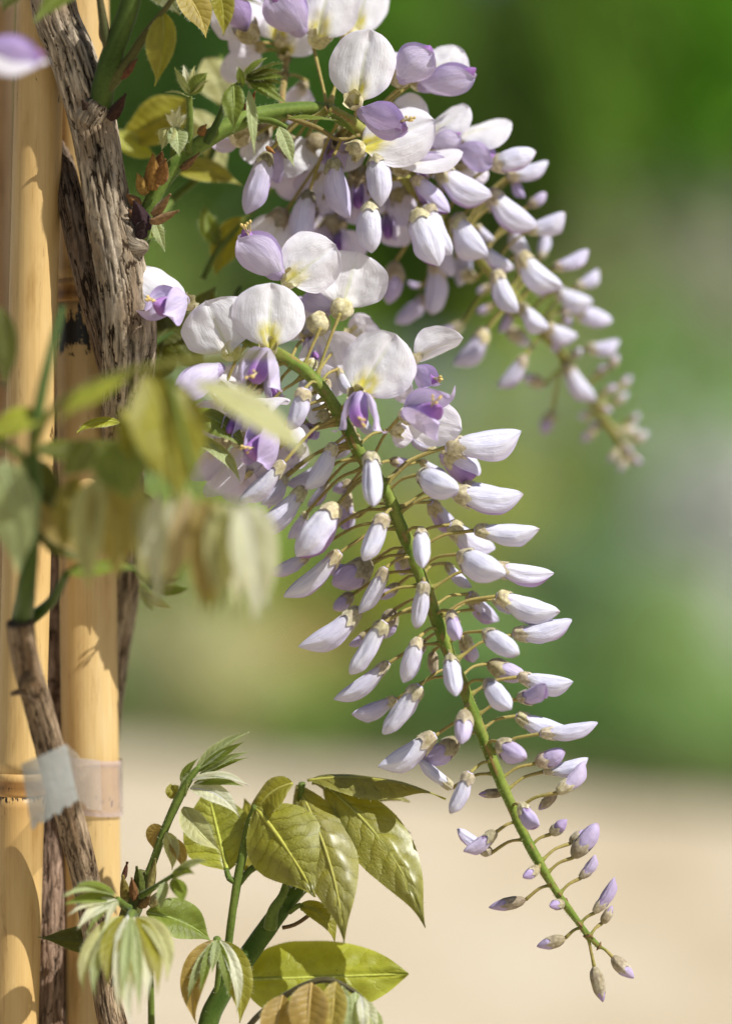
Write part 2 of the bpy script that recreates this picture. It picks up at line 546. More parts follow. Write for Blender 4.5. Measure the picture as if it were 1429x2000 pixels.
# second row
shrub(1150, 960, 16.5, 380, TEAL, 'dark blue green bush in front of the white flowering shrub', 21, 2400, .06)
shrub(1370, 790, 15.2, 500, [(.14, .20, .10), (.2, .26, .14)], 'shrub covered in white blossom beyond the green bushes', 22, 2600, .07, (.95, (.84, .83, .79)))
shrub(1040, 880, 17.0, 300, [(.20, .23, .12), (.28, .30, .17)], 'pale grey green bush behind the tip of the upper raceme', 23, 1700, .06, (.18, (.6, .6, .5)))
shrub(820, 860, 17.5, 400, OL, 'olive green bush behind the open flowers', 24, 2400, .07)
shrub(420, 800, 17.5, 460, [(.15, .21, .06), (.22, .29, .09)], 'broad dull green bush behind the woody stem', 25, 2600, .07)
# third row
shrub(1330, 520, 21, 420, [(.07, .19, .02), (.12, .27, .03)], 'vivid green bush above the white flowering shrub', 31, 3000, .09)
shrub(1010, 540, 21, 460, [(.15, .21, .05), (.22, .29, .08)], 'yellowish green bush behind the upper raceme', 32, 3000, .09)
shrub(640, 460, 21.5, 500, [(.12, .20, .05), (.18, .27, .07)], 'leafy green bush behind the top of the raceme', 33, 3000, .09)
shrub(300, 340, 21.5, 460, [(.14, .20, .10), (.20, .28, .14)], 'greyish green bush seen right beside the woody stem', 34, 2800, .09)
shrub(1380, 330, 24, 620, [(.25, .27, .15), (.34, .36, .21)], 'pale silvery shrub in blossom below the dark trees', 35, 3400, .1, (.75, (.74, .72, .62)))
shrub(1140, 370, 24.5, 300, [(.22, .25, .12), (.30, .33, .17)], 'smaller pale shrub left of the silvery one, below the dark trees', 36, 2000, .1, (.45, (.66, .63, .50)))
# trees at the back
tree(930, 660, -160, 27, 520, [(.042, .07, .03), (.07, .105, .042)], 'dark evergreen tree behind the upper raceme', 41, 4600, .15)
tree(1150, 480, -260, 26, 260, [(.075, .145, .035), (.115, .20, .055)], 'olive green tree between the dark tree and the bright one', 42, 2600, .15)
tree(1440, 420, -300, 28, 420, YG, 'bright yellow green tree at the upper right corner', 43, 4000, .16)
tree(1290, 420, -160, 29, 300, [(.05, .13, .012), (.085, .19, .025)], 'narrow dark tree beside the bright yellow green tree', 44, 2400, .14)
tree(760, 700, -260, 28, 420, [(.06, .15, .025), (.10, .22, .04)], 'deep green tree behind the topmost flowers', 45, 4000, .15)
tree(400, 520, -260, 25, 440, [(.025, .065, .028), (.05, .10, .04)], 'very dark conifer behind the top left leaves', 46, 4200, .15)
tree(120, 900, -260, 27, 500, DG, 'dark tree behind the bamboo canes', 47, 3000, .15)
tree(-160, 1000, -260, 25, 420, GR, 'green tree beyond the left edge of the canes', 48, 1600, .16)
tree(1720, 900, -260, 26, 440, GR, 'green tree beyond the bushes at the right edge', 49, 1600, .16)

def edge_grass():
    """Grass and weeds that break the line where the gravel ends."""
    R = random.Random(3)
    V, F, C = [], [], []
    for k in range(7000):
        x = R.uniform(-5, 5); y = edge(x) - .45 + abs(R.gauss(0, .8)) + .25*noise.noise(Vector((x*1.3, 0, 0))) + .15*noise.noise(Vector((x*4, 0, 2)))
        h = R.uniform(.05, .22); a = R.uniform(0, 6.28); b = Vector((math.cos(a), math.sin(a), 0))*.014
        q = Vector((x, y, .0)); t = Vector((R.uniform(-.06, .06), R.uniform(-.06, .06), h))
        i = len(V); V += [q - b, q + b, q + t*.6 + b*.7, q + t, q + t*.6 - b*.7]
        F.append((i, i+1, i+2, i+3, i+4)); C += [lerp3((.13, .21, .06), (.30, .30, .12), R.random())]*5
    o = link('grass', to_mesh('grass', V, F, M_FARLEAF, C))
    tag(o, 'ragged grass along the far edge of the sandy gravel', 'grass', None, 'stuff')
edge_grass()

def woods():
    R = random.Random(5)
    V, F, C = [], [], []
    for k in range(30000):
        x = R.uniform(-24, 24); y = R.uniform(36, 44)
        h = 15 + 2.5*noise.noise(Vector((x*.25, y*.1, 3)))
        z = R.uniform(0.2, 1)**.8 * h
        l = R.uniform(.3, .65)
        a = R.uniform(0, 6.28); e = R.uniform(-.6, .9)
        t = Vector((math.cos(a), math.sin(a)*.5, e)).normalized(); b = t.cross(Vector((0, -1, R.uniform(-.2, .8)))).normalized()
        q = Vector((x, y, z)); i = len(V)
        tone = .7 + .6*noise.noise(Vector((x*.5, z*.5, 7)))
        col = tuple(c*max(.4, tone) for c in lerp3((.12, .22, .025), (.22, .34, .04), R.random()))
        V += [q - t*l*.6, q + b*l*.4, q + t*l*.6, q - b*l*.4]; F.append((i, i+1, i+2, i+3)); C += [col]*4
    o = link('woods', to_mesh('woods', V, F, M_FARLEAF, C))
    tag(o, 'far dark green wood closing the view behind the garden', 'woods', None, 'stuff')
woods()

# ================================================================== BAMBOO CANES
def cane(label, top, bot, rpx, nodes, base, mould_at, seed):
    """top, bot: (px, py, depth). The cane runs on below the frame to the ground and above it."""
    a = P(*top); b = P(*bot)
    d = (a - b).normalized()
    foot = b + d * ((0 - b.z) / d.z)
    head = b + d * ((1.75 - b.z) / d.z)
    r = rpx * K * (FOCUS + top[2]*.01)
    o = empty('bamboo_cane', foot, label, 'bamboo cane', 'bamboo canes of the support')
    L = (head - foot).length
    up0 = (P(0, 1000, top[2]).z)
    stops = [0.0] + sorted((P(0, ny, top[2]).z / d.z) for ny in nodes) + [L]
    stops = sorted(set([0.0, .2, .42, .62, .82] + stops[1:-1] + [1.58, L]))
    sd = Vector((0, -1, 0)); sd = (sd - d*sd.dot(d)).normalized(); s2 = d.cross(sd)
    def ring(V, C, Mo, s, rr, tint, mval):
        for j in range(48):
            t = 2*math.pi*j/48
            w = 1 + .012*noise.noise(Vector((math.cos(t)*1.2 + seed, math.sin(t)*1.2, s*14)))
            V.append(foot + d*s + (sd*math.cos(t) + s2*math.sin(t))*rr*w)
            C.append(tuple(x*y for x, y in zip(base, tint)))
            Mo.append(mval)
    def add(name, ss, rs, tints, moulds):
        V, C, Mo, F = [], [], [], []
        for s, rr, ti, mv in zip(ss, rs, tints, moulds): ring(V, C, Mo, s, rr, ti, mv)
        for i in range(len(ss)-1):
            for j in range(48):
                k = (j+1) % 48
                F.append((i*48+j, i*48+k, (i+1)*48+k, (i+1)*48+j))
        F.append(tuple(reversed(range(48)))); F.append(tuple(range((len(ss)-1)*48, len(ss)*48)))
        ob = part(name, V, F, M_BAMBOO, o, C)
        at = ob.data.attributes.new('mould', 'FLOAT', 'POINT')
        at.data.foreach_set('value', Mo)
    for q in range(len(stops)-1):
        s0, s1 = stops[q], stops[q+1]
        n = max(6, int((s1-s0)/.004))
        ss = [s0 + .0042 + (s1 - s0 - .0084)*i/n for i in range(n+1)]
        rs, ts, ms = [], [], []
        for s in ss:
            e = min(s - s0, s1 - s)
            rs.append(r*(1 + .05*math.exp(-((e-.004)/.006)**2)))
            ts.append(lerp3((1, 1, 1), (.86, .74, .60), math.exp(-((s1-s)/.02)**2)*.8))
            m = .26
            for (mz, ext, amt) in mould_at:
                m = max(m, amt*math.exp(-((s*d.z - P(0, mz, top[2]).z)/ext)**2))
            ms.append(m)
        add('internode', ss, rs, ts, ms)
        if q < len(stops)-2:
            nb = [s1 - .0044, s1 - .003, s1 - .001, s1 + .0010, s1 + .0022, s1 + .0044]
            nr = [r*1.045, r*1.075, r*1.035, r*1.05, r*1.10, r*1.04]
            nt_ = [(.80, .66, .5), (.72, .55, .38), (.42, .30, .2), (.6, .45, .32), (1.0, .92, .85), (.95, .88, .8)]
            add('node_ring', nb, nr, nt_, [.30, .36, .40, .30, .1, .1])
    return o

STRAW = (.58, .40, .165)
cane('front bamboo cane with a leaf shadow on it, left of the woody stem', (76, 200, 1.0), (34, 1800, 1.0), 47, [1530], STRAW, [(180, .014, .36), (1548, .007, .54)], 1)
cane('bamboo cane wrapped in clear film, right and behind the others', (160, 200, 2.9), (180, 1700, 2.9), 56, [570], (.58, .41, .18), [(648, .014, .62), (1560, .012, .42)], 2)
cane('pinkish bamboo cane cut off by the left edge', (-30, 200, 6.0), (-62, 1800, 6.0), 58, [720], (.62, .43, .22), [(640, .01, .45)], 3)

# ================================================================== WOODY STEMS
def bark_fn(seed, light, dark, ridge=1.0, scale=1.0):
    def fn(i, a, s):
        ca, sa = math.cos(a), math.sin(a)
        wob = .35*noise.noise(Vector((ca*1.5, sa*1.5, s*120 + seed)))
        n1 = noise.noise(Vector((ca*3.6*scale + seed + wob, sa*3.6*scale, s*21*scale)))
        n2 = noise.noise(Vector((ca*7.5*scale + seed*2, sa*7.5*scale + wob, s*38*scale)))
        n3 = noise.noise(Vector((ca*6 + seed*3, sa*6, s*240)))
        n4 = noise.noise(Vector((ca*1.2 + seed, sa*1.2, s*45)))
        wv = n1*.8 + n2*.5 + .10*n3
        crack = math.exp(-(wv/.075)**2) * sstep(-.55, -.05, n4 + .25*n3)
        fine = math.exp(-(n2/.06)**2) * .45
        pit = sstep(.38, .55, n3)*.5
        k = min(1, crack*.85 + fine*.25 + pit*.3)
        h = 1 + ridge*(.03*n1 + .035*abs(n2) + .018*n3 - .10*crack - .03*fine)
        c = lerp3(light, tuple(min(1, x*1.35 + .03) for x in light), sstep(-.1, .5, n1 + .4*n3))
        c = lerp3(c, (light[0]*.60, light[1]*.50, light[2]*.40), sstep(.0, .5, -n4)*.7)
        return h, lerp3(c, dark, k)
    return fn

def woody(name, label, pts, seed, light, dark, n=84, step=.00075, extra=(), ridge=1.0, group='woody wisteria stems'):
    full = stem_path(pts, step)
    path, last = [], None
    for q in full:                      # fine rings in view, coarse ones beyond
        near = CAMH - .2 < q[2] < CAMH + .2
        if last is None or near or (Vector(q[:3]) - last).length > .012:
            path.append(q); last = Vector(q[:3])
    o = empty(name, Vector(path[0][:3]), label, 'vine stem', group)
    V, F, C, UV = tube(path, n, bark_fn(seed, light, dark, ridge))
    part('bark', V, F, M_BARK, o, C, UV)
    for pp, r0 in extra:
        V, F, C, UV = tube(stem_path(pp, .001), 20, bark_fn(seed+5, light, dark, .8))
        part('knot', V, F, M_BARK, o, C, UV)
    return o

LB, DB = (.40, .345, .27), (.035, .026, .018)
woody('woody_stem', 'thick grey furrowed woody stem rising in front of the canes',
      [(60, -900, 0, 42), (78, -380, 0, 44), (100, -20, -.1, 44), (142, 110, -.1, 45), (178, 225, 0, 46), (198, 330, 0, 44), (216, 430, .1, 46),
       (240, 545, .2, 50), (252, 640, .4, 54), (250, 730, .9, 50), (242, 830, 1.8, 42), (243, 950, 3.0, 36),
       (247, 1080, 4.2, 33), (240, 1180, 4.8, 30), (222, 1300, 5.4, 28), (200, 1500, 5.8, 28), (170, 2000, 5.8, 30), (160, 4000, 5.8, 34), (160, 7850, 5.8, 40)],
      3.1, LB, DB, 96, .0008,
      extra=[([(235, 440, 0, 30), (262, 478, -.2, 24), (283, 484, -.4, 14), (290, 486, -.4, 5)], 0),
             ([(172, 240, -.3, 34), (184, 220, -.4, 36), (194, 206, -.5, 32), (200, 197, -.5, 18)], 0)])
woody('woody_stem', 'slender brown woody stem passing under the tape flag',
      [(40, 1215, -4.2, 27), (50, 1290, -3.6, 27), (78, 1390, -2.6, 28), (108, 1500, -1.8, 29), (140, 1610, -1.2, 29), (166, 1710, -.6, 27),
       (190, 1830, -.2, 27), (212, 1960, .2, 27), (240, 2150, .4, 28), (300, 3000, 1, 32), (330, 4800, 2, 36), (330, 7850, 2.5, 42)],
      9.7, (.33, .25, .17), (.06, .042, .028), 72, .001,
      extra=[([(70, 1370, -3.2, 10), (45, 1352, -3.4, 8), (22, 1356, -3.4, 4)], 0), ([(62, 1318, -3.8, 14), (44, 1335, -3.9, 9), (40, 1345, -3.9, 4)], 0)])
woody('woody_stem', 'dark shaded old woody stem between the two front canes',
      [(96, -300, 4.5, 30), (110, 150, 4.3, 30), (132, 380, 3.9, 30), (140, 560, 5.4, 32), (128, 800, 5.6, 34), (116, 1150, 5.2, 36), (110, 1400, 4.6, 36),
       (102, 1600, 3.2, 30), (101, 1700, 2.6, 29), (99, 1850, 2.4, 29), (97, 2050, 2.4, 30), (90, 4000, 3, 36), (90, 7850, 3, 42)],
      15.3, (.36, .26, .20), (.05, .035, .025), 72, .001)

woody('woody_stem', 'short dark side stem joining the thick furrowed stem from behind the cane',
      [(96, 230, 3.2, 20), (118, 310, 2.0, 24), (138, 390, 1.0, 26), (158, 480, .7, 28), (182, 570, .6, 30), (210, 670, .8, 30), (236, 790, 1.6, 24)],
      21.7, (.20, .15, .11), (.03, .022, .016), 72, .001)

# ================================================================== TAPE
def tape():
    c = P(95, 1535, -3.8)
    o = empty('tie_tape', P(183, 1530, 2.0), 'clear tape tying the slender stem to the bamboo cane', 'tape')
    # band round the cane
    V, F, C = [], [], []
    a0 = P(160, 200, 2.9); b0 = P(180, 1700, 2.9); d = (a0 - b0).normalized()
    r = 56*K*(FOCUS+.029) * 1.105
    for i in range(9):
        f = i/8
        for j in range(49):
            t = 2*math.pi*j/48
            py = 1478 + 108*f
            cc = b0 + d*((P(0, py, 2.9).z - b0.z)/d.z)
            rr = r*(1 + .010*noise.noise(Vector((math.cos(t)*3, math.sin(t)*3, f*3))))
            V.append(cc + Vector((math.sin(t), -math.cos(t), 0))*rr + Vector((0, 0, -.0012*math.sin(t))))
            C.append((.50, .40, .40, .36 if 0 < i < 8 else .70))
    for i in range(8):
        for j in range(48): F.append((i*49+j, i*49+j+1, (i+1)*49+j+1, (i+1)*49+j))
    band = part('band', V, F, M_FILM, o, None)
    aa = band.data.attributes.new('col', 'FLOAT_COLOR', 'POINT'); aa.data.foreach_set('color', np.array(C, np.float32).ravel())
    # the flag folded over the stem
    V, F, C = [], [], []
    tl, tr, bl, br = P(42, 1492, -4.6), P(130, 1453, -4.4), P(62, 1620, -4.2), P(153, 1562, -3.9)
    n = 22
    for i in range(n+1):
        f = i/n
        for j in range(n+1):
            g = j/n
            p = tl.lerp(tr, g).lerp(bl.lerp(br, g), f)
            p += Vector((0, -1, 0)) * (.0022*math.sin(g*math.pi) + .0007*noise.noise(Vector((g*2, f*2, 1))))
            if i == n: p += Vector((0, 0, .0016*noise.noise(Vector((g*9, 0, 4)))))
            V.append(p); C.append((.30, .315, .30, .82 if g < .95 else .95))
    for i in range(n):
        for j in range(n): F.append((i*(n+1)+j, i*(n+1)+j+1, (i+1)*(n+1)+j+1, (i+1)*(n+1)+j))
    fl = part('flag', V, F, M_FILM, o, None)
    aa = fl.data.attributes.new('col', 'FLOAT_COLOR', 'POINT'); aa.data.foreach_set('color', np.array(C, np.float32).ravel())
    # strap from the flag back round the stem to the cane
    V, F, C = [], [], []
    path = [(tr, br), (P(150, 1470, -3.0), P(168, 1572, -2.6)), (P(158, 1480, -.6), P(170, 1580, -.4)), (P(196, 1484, 1.6), P(200, 1584, 1.6))]
    for u, v in path:
        for k in range(5): V.append(u.lerp(v, k/4)); C.append((.45, .42, .38, .35))
    for i in range(len(path)-1):
        for k in range(4): F.append((i*5+k, i*5+k+1, (i+1)*5+k+1, (i+1)*5+k))
    st = part('strap', V, F, M_FILM, o, None)
    aa = st.data.attributes.new('col', 'FLOAT_COLOR', 'POINT'); aa.data.foreach_set('color', np.array(C, np.float32).ravel())
tape()

# ================================================================== WISTERIA FLOWERS
def frame(B, T, hint):
    x = (T - B); L = x.length; x = x / L
    z = hint - x*hint.dot(x)
    if z.length < 1e-4: z = x.orthogonal()
    z.normalize(); y = z.cross(x)
    return x, y, z, L

# profiles along the flower, length 1: top line, bottom line, half width
PROF = {
    'bud':  ([(0, .07), (.08, .120), (.20, .118), (.45, .092), (.75, .082), (.9, .062), (1, .014)],
             [(0, -.08), (.10, -.14), (.25, -.225), (.5, -.335), (.70, -.345), (.85, -.255), (.95, -.11), (1, -.008)],
             [(0, .07), (.12, .125), (.3, .170), (.55, .190), (.75, .145), (.9, .07), (1, .004)]),
    'fat':  ([(0, .08), (.12, .16), (.3, .22), (.55, .235), (.8, .19), (.93, .12), (1, .04)],
             [(0, -.08), (.12, -.16), (.3, -.25), (.55, -.29), (.75, -.25), (.9, -.14), (1, -.01)],
             [(0, .08), (.15, .18), (.35, .25), (.6, .25), (.8, .19), (.93, .09), (1, .008)]),
    'slim': ([(0, .07), (.10, .125), (.22, .130), (.5, .118), (.8, .100), (.93, .065), (1, .015)],
             [(0, -.07), (.10, -.125), (.22, -.145), (.5, -.200), (.75, -.195), (.9, -.12), (.97, -.05), (1, -.01)],
             [(0, .07), (.12, .125), (.25, .130), (.55, .158), (.8, .130), (.93, .07), (1, .008)]),
    'tiny': ([(0, .09), (.15, .20), (.35, .26), (.6, .25), (.8, .18), (.93, .10), (1, .02)],
             [(0, -.09), (.15, -.21), (.35, -.27), (.6, -.27), (.8, -.20), (.93, -.10), (1, -.015)],
             [(0, .09), (.15, .20), (.35, .255), (.6, .25), (.8, .17), (.93, .09), (1, .01)]),
}

def shell_point(prof, t, a, amax, flare, seed, rip=1.0):
    zt, zb, hw = (hermite(k, t) for k in prof)
    H = (zt - zb)/2; c = (zt + zb)/2
    q = abs(a)/amax
    sn = math.sin(min(abs(a), math.pi)); sg = 1 if a >= 0 else -1
    y = hw*sn*(1 - .30*math.exp(-(a/.42)**2))
    z = c + H*math.cos(a)
    if flare:
        k = flare * sstep(.25, 1, t) * q*q
        y += hw*k*1.1
        z += H*k*.55
    g = rip*(.024*noise.noise(Vector((sg*a*2.2 + seed, t*2.6, seed))) + .008*math.sin(a*9 + seed)*math.sin(math.pi*t))
    bend = .05*math.sin(seed*2.7)*t*t + .03*math.sin(seed*5.1)*math.sin(math.pi*t)
    return Vector((t, sg*(y + g*sn) + bend, z + g*math.cos(a) + .035*math.sin(seed*1.9)*t*t))

def petal_bud_mesh(kind, seed, amax=168, flare=0.0, tip_purple=.35, young=0.0, tc=.2):
    """The standard petal folded over the wings: its two margins run along the flanks."""
    prof = PROF[kind]; A0 = math.radians(amax)
    nT, nA = 24, 12
    V, F, C, UV = [], [], [], []
    R = random.Random(seed)
    ph = R.uniform(0, 6)
    for i in range(nT+1):
        t = .13 + .87*i/nT
        A = A0*(1.0 + .10*math.sin(t*5 + ph)*(.4 + t)) - math.radians(16)*sstep(.7, 1, t)
        for j in range(-nA, nA+1):
            q = j/nA
            a = min(math.radians(174), A)*q*(1 + .03*math.sin(ph + 2*t))
            p = shell_point(prof, t, a, A, flare, seed)
            e = abs(q)
            c = Vector((t, 0, (hermite(prof[0], t) + hermite(prof[1], t))/2))
            grow = 1.03 + .10*e**6*math.sin(math.pi*min(1, t*1.02)) + .03*(1 - e)*sstep(.2, .6, t)
            if e < .10: grow += .02*math.sin(math.pi*t)
            grow -= .10*(1 - sstep(tc, tc + .16, t))
            d = p - c
            p = c + d*grow
            V.append(p)
            base = (.845, .855, .935)
            base = lerp3(base, (.83, .83, .75), (1 - sstep(.2, .42, t))*.6)
            base = lerp3(base, (.66, .55, .79), .55*e**6 + tip_purple*.17*sstep(.70, 1.0, t))
            base = lerp3(base, (.60, .44, .68), young)
            if seed % 4 == 3: base = lerp3(base, (.42, .30, .22), .7*sstep(.93, 1.0, t))
            C.append(base); UV.append((q*.5+.5, t))
    w = 2*nA + 1
    for i in range(nT):
        for j in range(w-1): F.append((i*w+j, (i+1)*w+j, (i+1)*w+j+1, i*w+j+1))
    return to_mesh('flower_bud', V, F, M_PETAL, C, UV)

def closed_mesh(kind, seed, t0, t1, sc, dz, col0, col1, name='keel_petal', mat=None):
    prof = PROF[kind]
    V, F, C, UV = [], [], [], []
    nT, n = 14, 16
    for i in range(nT+1):
        f = i/nT
        t = f
        for j in range(n):
            a = -math.pi + 2*math.pi*j/n
            p = shell_point(prof, t, a, math.pi, 0, seed, .7)
            V.append(Vector((t0 + (t1-t0)*t, p.y*sc, p.z*sc + dz)))
            C.append(lerp3(col0, col1, f)); UV.append((j/n, f))
    for i in range(nT):
        for j in range(n): F.append((i*n+j, (i+1)*n+j, (i+1)*n+(j+1) % n, i*n+(j+1) % n))
    F.append(tuple(range(n))); F.append(tuple(reversed(range(nT*n, nT*n+n))))
    return to_mesh(name, V, F, mat or M_PETAL, C, UV)

def calyx_mesh(kind, seed, tc, dark=0.0):
    prof = PROF[kind]; R = random.Random(seed)
    V, F, C, UV = [], [], [], []
    nT, n = 11, 40
    cen = [0, 1.3, -1.3, 2.5, -2.5]
    for i in range(nT+1):
        f = i/nT
        for j in range(n):
            a = -math.pi + 2*math.pi*j/n
            tooth = max(math.exp(-((a - c)/.28)**2) for c in cen)
            tt = tc*(.84 + .34*tooth + .03*noise.noise(Vector((a*3, seed, 0))))
            t = tt*f
            p = shell_point(prof, max(.0, t), a, math.pi, 0, seed, 1.0)
            k = (1.09 + .05*math.sin(f*math.pi)) * (sstep(-.10, .16, f) if f < .16 else 1) + .035*f**6
            cz = (hermite(prof[0], t) + hermite(prof[1], t))/2
            V.append(Vector((t - .005, p.y*k, cz + (p.z - cz)*k)))
            g = noise.noise(Vector((a*1.7 + seed*3, f*2.5, seed)))
            col = lerp3((.70, .65, .44), (.50, .46, .24), sstep(-.2, .45, g))
            col = lerp3(col, (.24, .16, .10), min(1, dark + .28*sstep(.15, .5, -g)))
            col = lerp3(col, (.78, .73, .56), .6*f**4)
            C.append(col); UV.append((j/n, f))
    for i in range(nT):
        for j in range(n): F.append((i*n+j, (i+1)*n+j, (i+1)*n+(j+1) % n, i*n+(j+1) % n))
    F.append(tuple(range(n)))
    # short hairs on the cup
    for h in range(60):
        a = R.uniform(-math.pi, math.pi); t = R.uniform(.02, .95)*tc
        p = shell_point(prof, t, a, math.pi, 0, seed)
        cz = (hermite(prof[0], t) + hermite(prof[1], t))/2
        b = Vector((t, p.y*1.1, cz + (p.z-cz)*1.12))
        o = Vector((0, p.y, p.z-cz)).normalized() if p.length > 1e-5 else Vector((0, 0, 1))
        e = b + o*R.uniform(.02, .045) + Vector((R.uniform(-.01, .03), 0, 0))
        i = len(V); V += [b + Vector((.003, 0, 0)), b - Vector((.003, 0, 0)), e]; F.append((i, i+1, i+2)); C += [(.7, .66, .52)]*3; UV += [(0, 0)]*3
    return to_mesh('calyx', V, F, M_CALYX, C, UV)

LIB = {}
def lib(kind):
    """Shared meshes of one kind of bud: list of (folded standard, wings, calyx)."""
    if kind in LIB: return LIB[kind]
    out = []
    WG = ((.76, .72, .86), (.60, .46, .74)); PU = ((.62, .44, .72), (.26, .06, .30))
    if kind in ('bud', 'fat', 'slim'):
        for s in range(9):
            out.append((petal_bud_mesh(kind, 10+s, [140, 122, 150, 112, 132, 160, 118, 145, 126][s], [0, .05, 0, .10, .04, 0, .16, 0, .08][s], [.3, .5, .35, .55, .4, .3, .6, .2, .45][s]),
                        closed_mesh(kind, 10+s, 0, [.975, .985, .97, .99, .98, .96, .99, .97, .985][s], .915, 0, *(WG if s not in (1, 3, 6) else ((.76, .69, .86), (.44, .24, .54))), name='wing_petals'),
                        calyx_mesh(kind, 10+s, [.22, .24, .20, .23, .25, .21, .19, .26, .23][s], [.05, .18, .0, .30, .10, .0, .12, .24, .05][s])))
    elif kind == 'bell':
        for s in range(3):
            out.append((petal_bud_mesh('fat', 40+s, 118, .55 - .1*s, .5), closed_mesh('bud', 40+s, 0, .98, .86, -.05, (.74, .62, .84), (.34, .12, .42), name='wing_petals'), calyx_mesh('fat', 40+s, .20, .05)))
    elif kind == 'young':
        for s in range(4):
            out.append((petal_bud_mesh(['bud', 'fat'][s % 2], 50+s, [140, 150, 128, 156][s], 0, .5, .46, .34), closed_mesh(['bud', 'fat'][s % 2], 50+s, .08, .97, .88, 0, (.60, .46, .68), (.34, .18, .42), name='wing_petals'), calyx_mesh(['bud', 'fat'][s % 2], 50+s, [.36, .42, .33, .46][s], [.25, .45, .30, .38][s])))
    elif kind == 'tiny':
        for s in range(4):
            out.append((petal_bud_mesh('tiny', 60+s, 150, 0, .6, .62, .46), closed_mesh('tiny', 60+s, .12, .97, .86, 0, *PU, name='wing_petals'), calyx_mesh('tiny', 60+s, [.50, .62, .44, .56][s], [.35, .45, .30, .5][s])))
    elif kind == 'wrap':      # bud still shut in its calyx
        for s in range(2):
            out.append((petal_bud_mesh('tiny', 70+s, 160, 0, .7, .7, .7), closed_mesh('tiny', 70+s, .12, .96, .84, 0, *PU, name='wing_petals'), calyx_mesh('tiny', 70+s, .84, .45)))
    elif kind == 'pale':      # cream buds of the shaded raceme tip
        for s in range(2):
            out.append((petal_bud_mesh('tiny', 80+s, 160, 0, .2, .2, .55), closed_mesh('tiny', 80+s, .12, .96, .86, 0, *WG, name='wing_petals'), calyx_mesh('tiny', 80+s, .66, 0)))
    LIB[kind] = out
    return out

def lav(a):
    return (*lerp3((1, 1, 1), (.76, .65, .90), a), 1)

PED_COL = (.40, .30, .11)
def pedicel(parent, Rp, B, M=None, r0=.00062, r1=.00055, sag=.10, col=PED_COL, seed=0):
    """Stalk from the raceme axis to the calyx, given in world coordinates."""
    L = (B - Rp).length
    mid = (Rp + B)/2 + Vector((0, 0, 1))*L*sag
    pts = spline([(*Rp, r0*3.0), (*Rp.lerp(mid, .16), r0*2.1), (*Rp.lerp(mid, .38), r0), (*mid, r1), (*B, r1*1.25)], .0016)
    V, F, C, UV = tube(pts, 8, lambda i, a, s: (1 + .12*noise.noise(Vector((a, s*900, seed))), lerp3(lerp3((.20, .12, .045), (.17, .20, .03), sstep(.0002, .0012, s)), lerp3(col, (.27, .26, .06), .5 + .5*noise.noise(Vector((seed*3.1, s*150, 0)))), sstep(.0012, .004, s))))
    R = random.Random(seed*13 + 5)
    for h in range(int(L*2600)):
        k = R.randrange(len(pts)-1)
        c = Vector(pts[k][:3]); d = Vector((R.gauss(0, 1), R.gauss(0, 1), R.gauss(0, 1))).normalized()
        e = c + d*(pts[k][3] + R.uniform(.0003, .0007)); i = len(V)
        sd = d.orthogonal().normalized()*.00006
        V += [c + d*pts[k][3]*.8 + sd, c + d*pts[k][3]*.8 - sd, e]; F.append((i, i+1, i+2)); C += [(.6, .55, .35)]*3; UV += [(0, 0)]*3
    inv = M.inverted() if M is not None else Matrix.Translation(-wpos(parent))
    me = to_mesh('pedicel', [inv @ v for v in V], F, M_STALK, C, UV)
    return link('pedicel', me, parent)

def nearest(axis, p):
    best, bd = None, 1e9
    for i in range(len(axis)-1):
        a = Vector(axis[i][:3]); b = Vector(axis[i+1][:3]); ab = b - a
        # measure across the picture plane only: stalks leave the axis square to it
        pa = p - a
        t = (pa.x*ab.x + pa.z*ab.z)/max(1e-12, ab.x**2 + ab.z**2)
        t = min(1, max(0, t))
        q = a + ab*t
        d = (p.x-q.x)**2 + (p.z-q.z)**2
        if d < bd: bd, best = d, q
    return best

def raceme(label, loc_px, axis_px, group=None, cols=((.09, .165, .018), (.24, .29, .055)), hair=True):
    path = stem_path(axis_px, .0013)
    path = [(q[0] + .0005*noise.noise(Vector((q[2]*75, 1, 3))), q[1], q[2], q[3]*(1 + .12*noise.noise(Vector((q[2]*160, 5, 3))))) for q in path]
    o = empty('wisteria_raceme', Vector(path[0][:3]), label, 'flower cluster', group)
    R = random.Random(len(axis_px))
    def fn(i, a, s):
        g = noise.noise(Vector((math.cos(a)*1.5, math.sin(a)*1.5, s*90)))
        c = lerp3(cols[0], cols[1], min(1, max(0, .5 + 1.1*g)))
        g2 = noise.noise(Vector((math.cos(a)*2.5 + 9, math.sin(a)*2.5, s*210)))
        if g2 > .32: c = lerp3(c, (.30, .19, .07), min(1, (g2 - .32)*5))
        return 1 + .10*noise.noise(Vector((math.cos(a)*2, math.sin(a)*2, s*260))), c
    V, F, C, UV = tube(path, 14, fn)
    for h in range(int(len(path)*7)):
        k = R.randrange(1, len(path)-1)
        c = Vector(path[k][:3]); t = (Vector(path[k+1][:3]) - Vector(path[k-1][:3])).normalized()
        d = Vector((R.gauss(0, 1), R.gauss(0, 1), R.gauss(0, 1))); d = (d - t*d.dot(t)).normalized()
        b = c + d*path[k][3]*.9; e = c + d*(path[k][3] + R.uniform(.0004, .001)); sd = t*.00007
        i = len(V); V += [b+sd, b-sd, e]; F.append((i, i+1, i+2)); C += [(.5, .55, .3)]*3; UV += [(0, 0)]*3
    part('stalk', V, F, M_STALK, o, C, UV)
    o_axis = path
    return o, o_axis

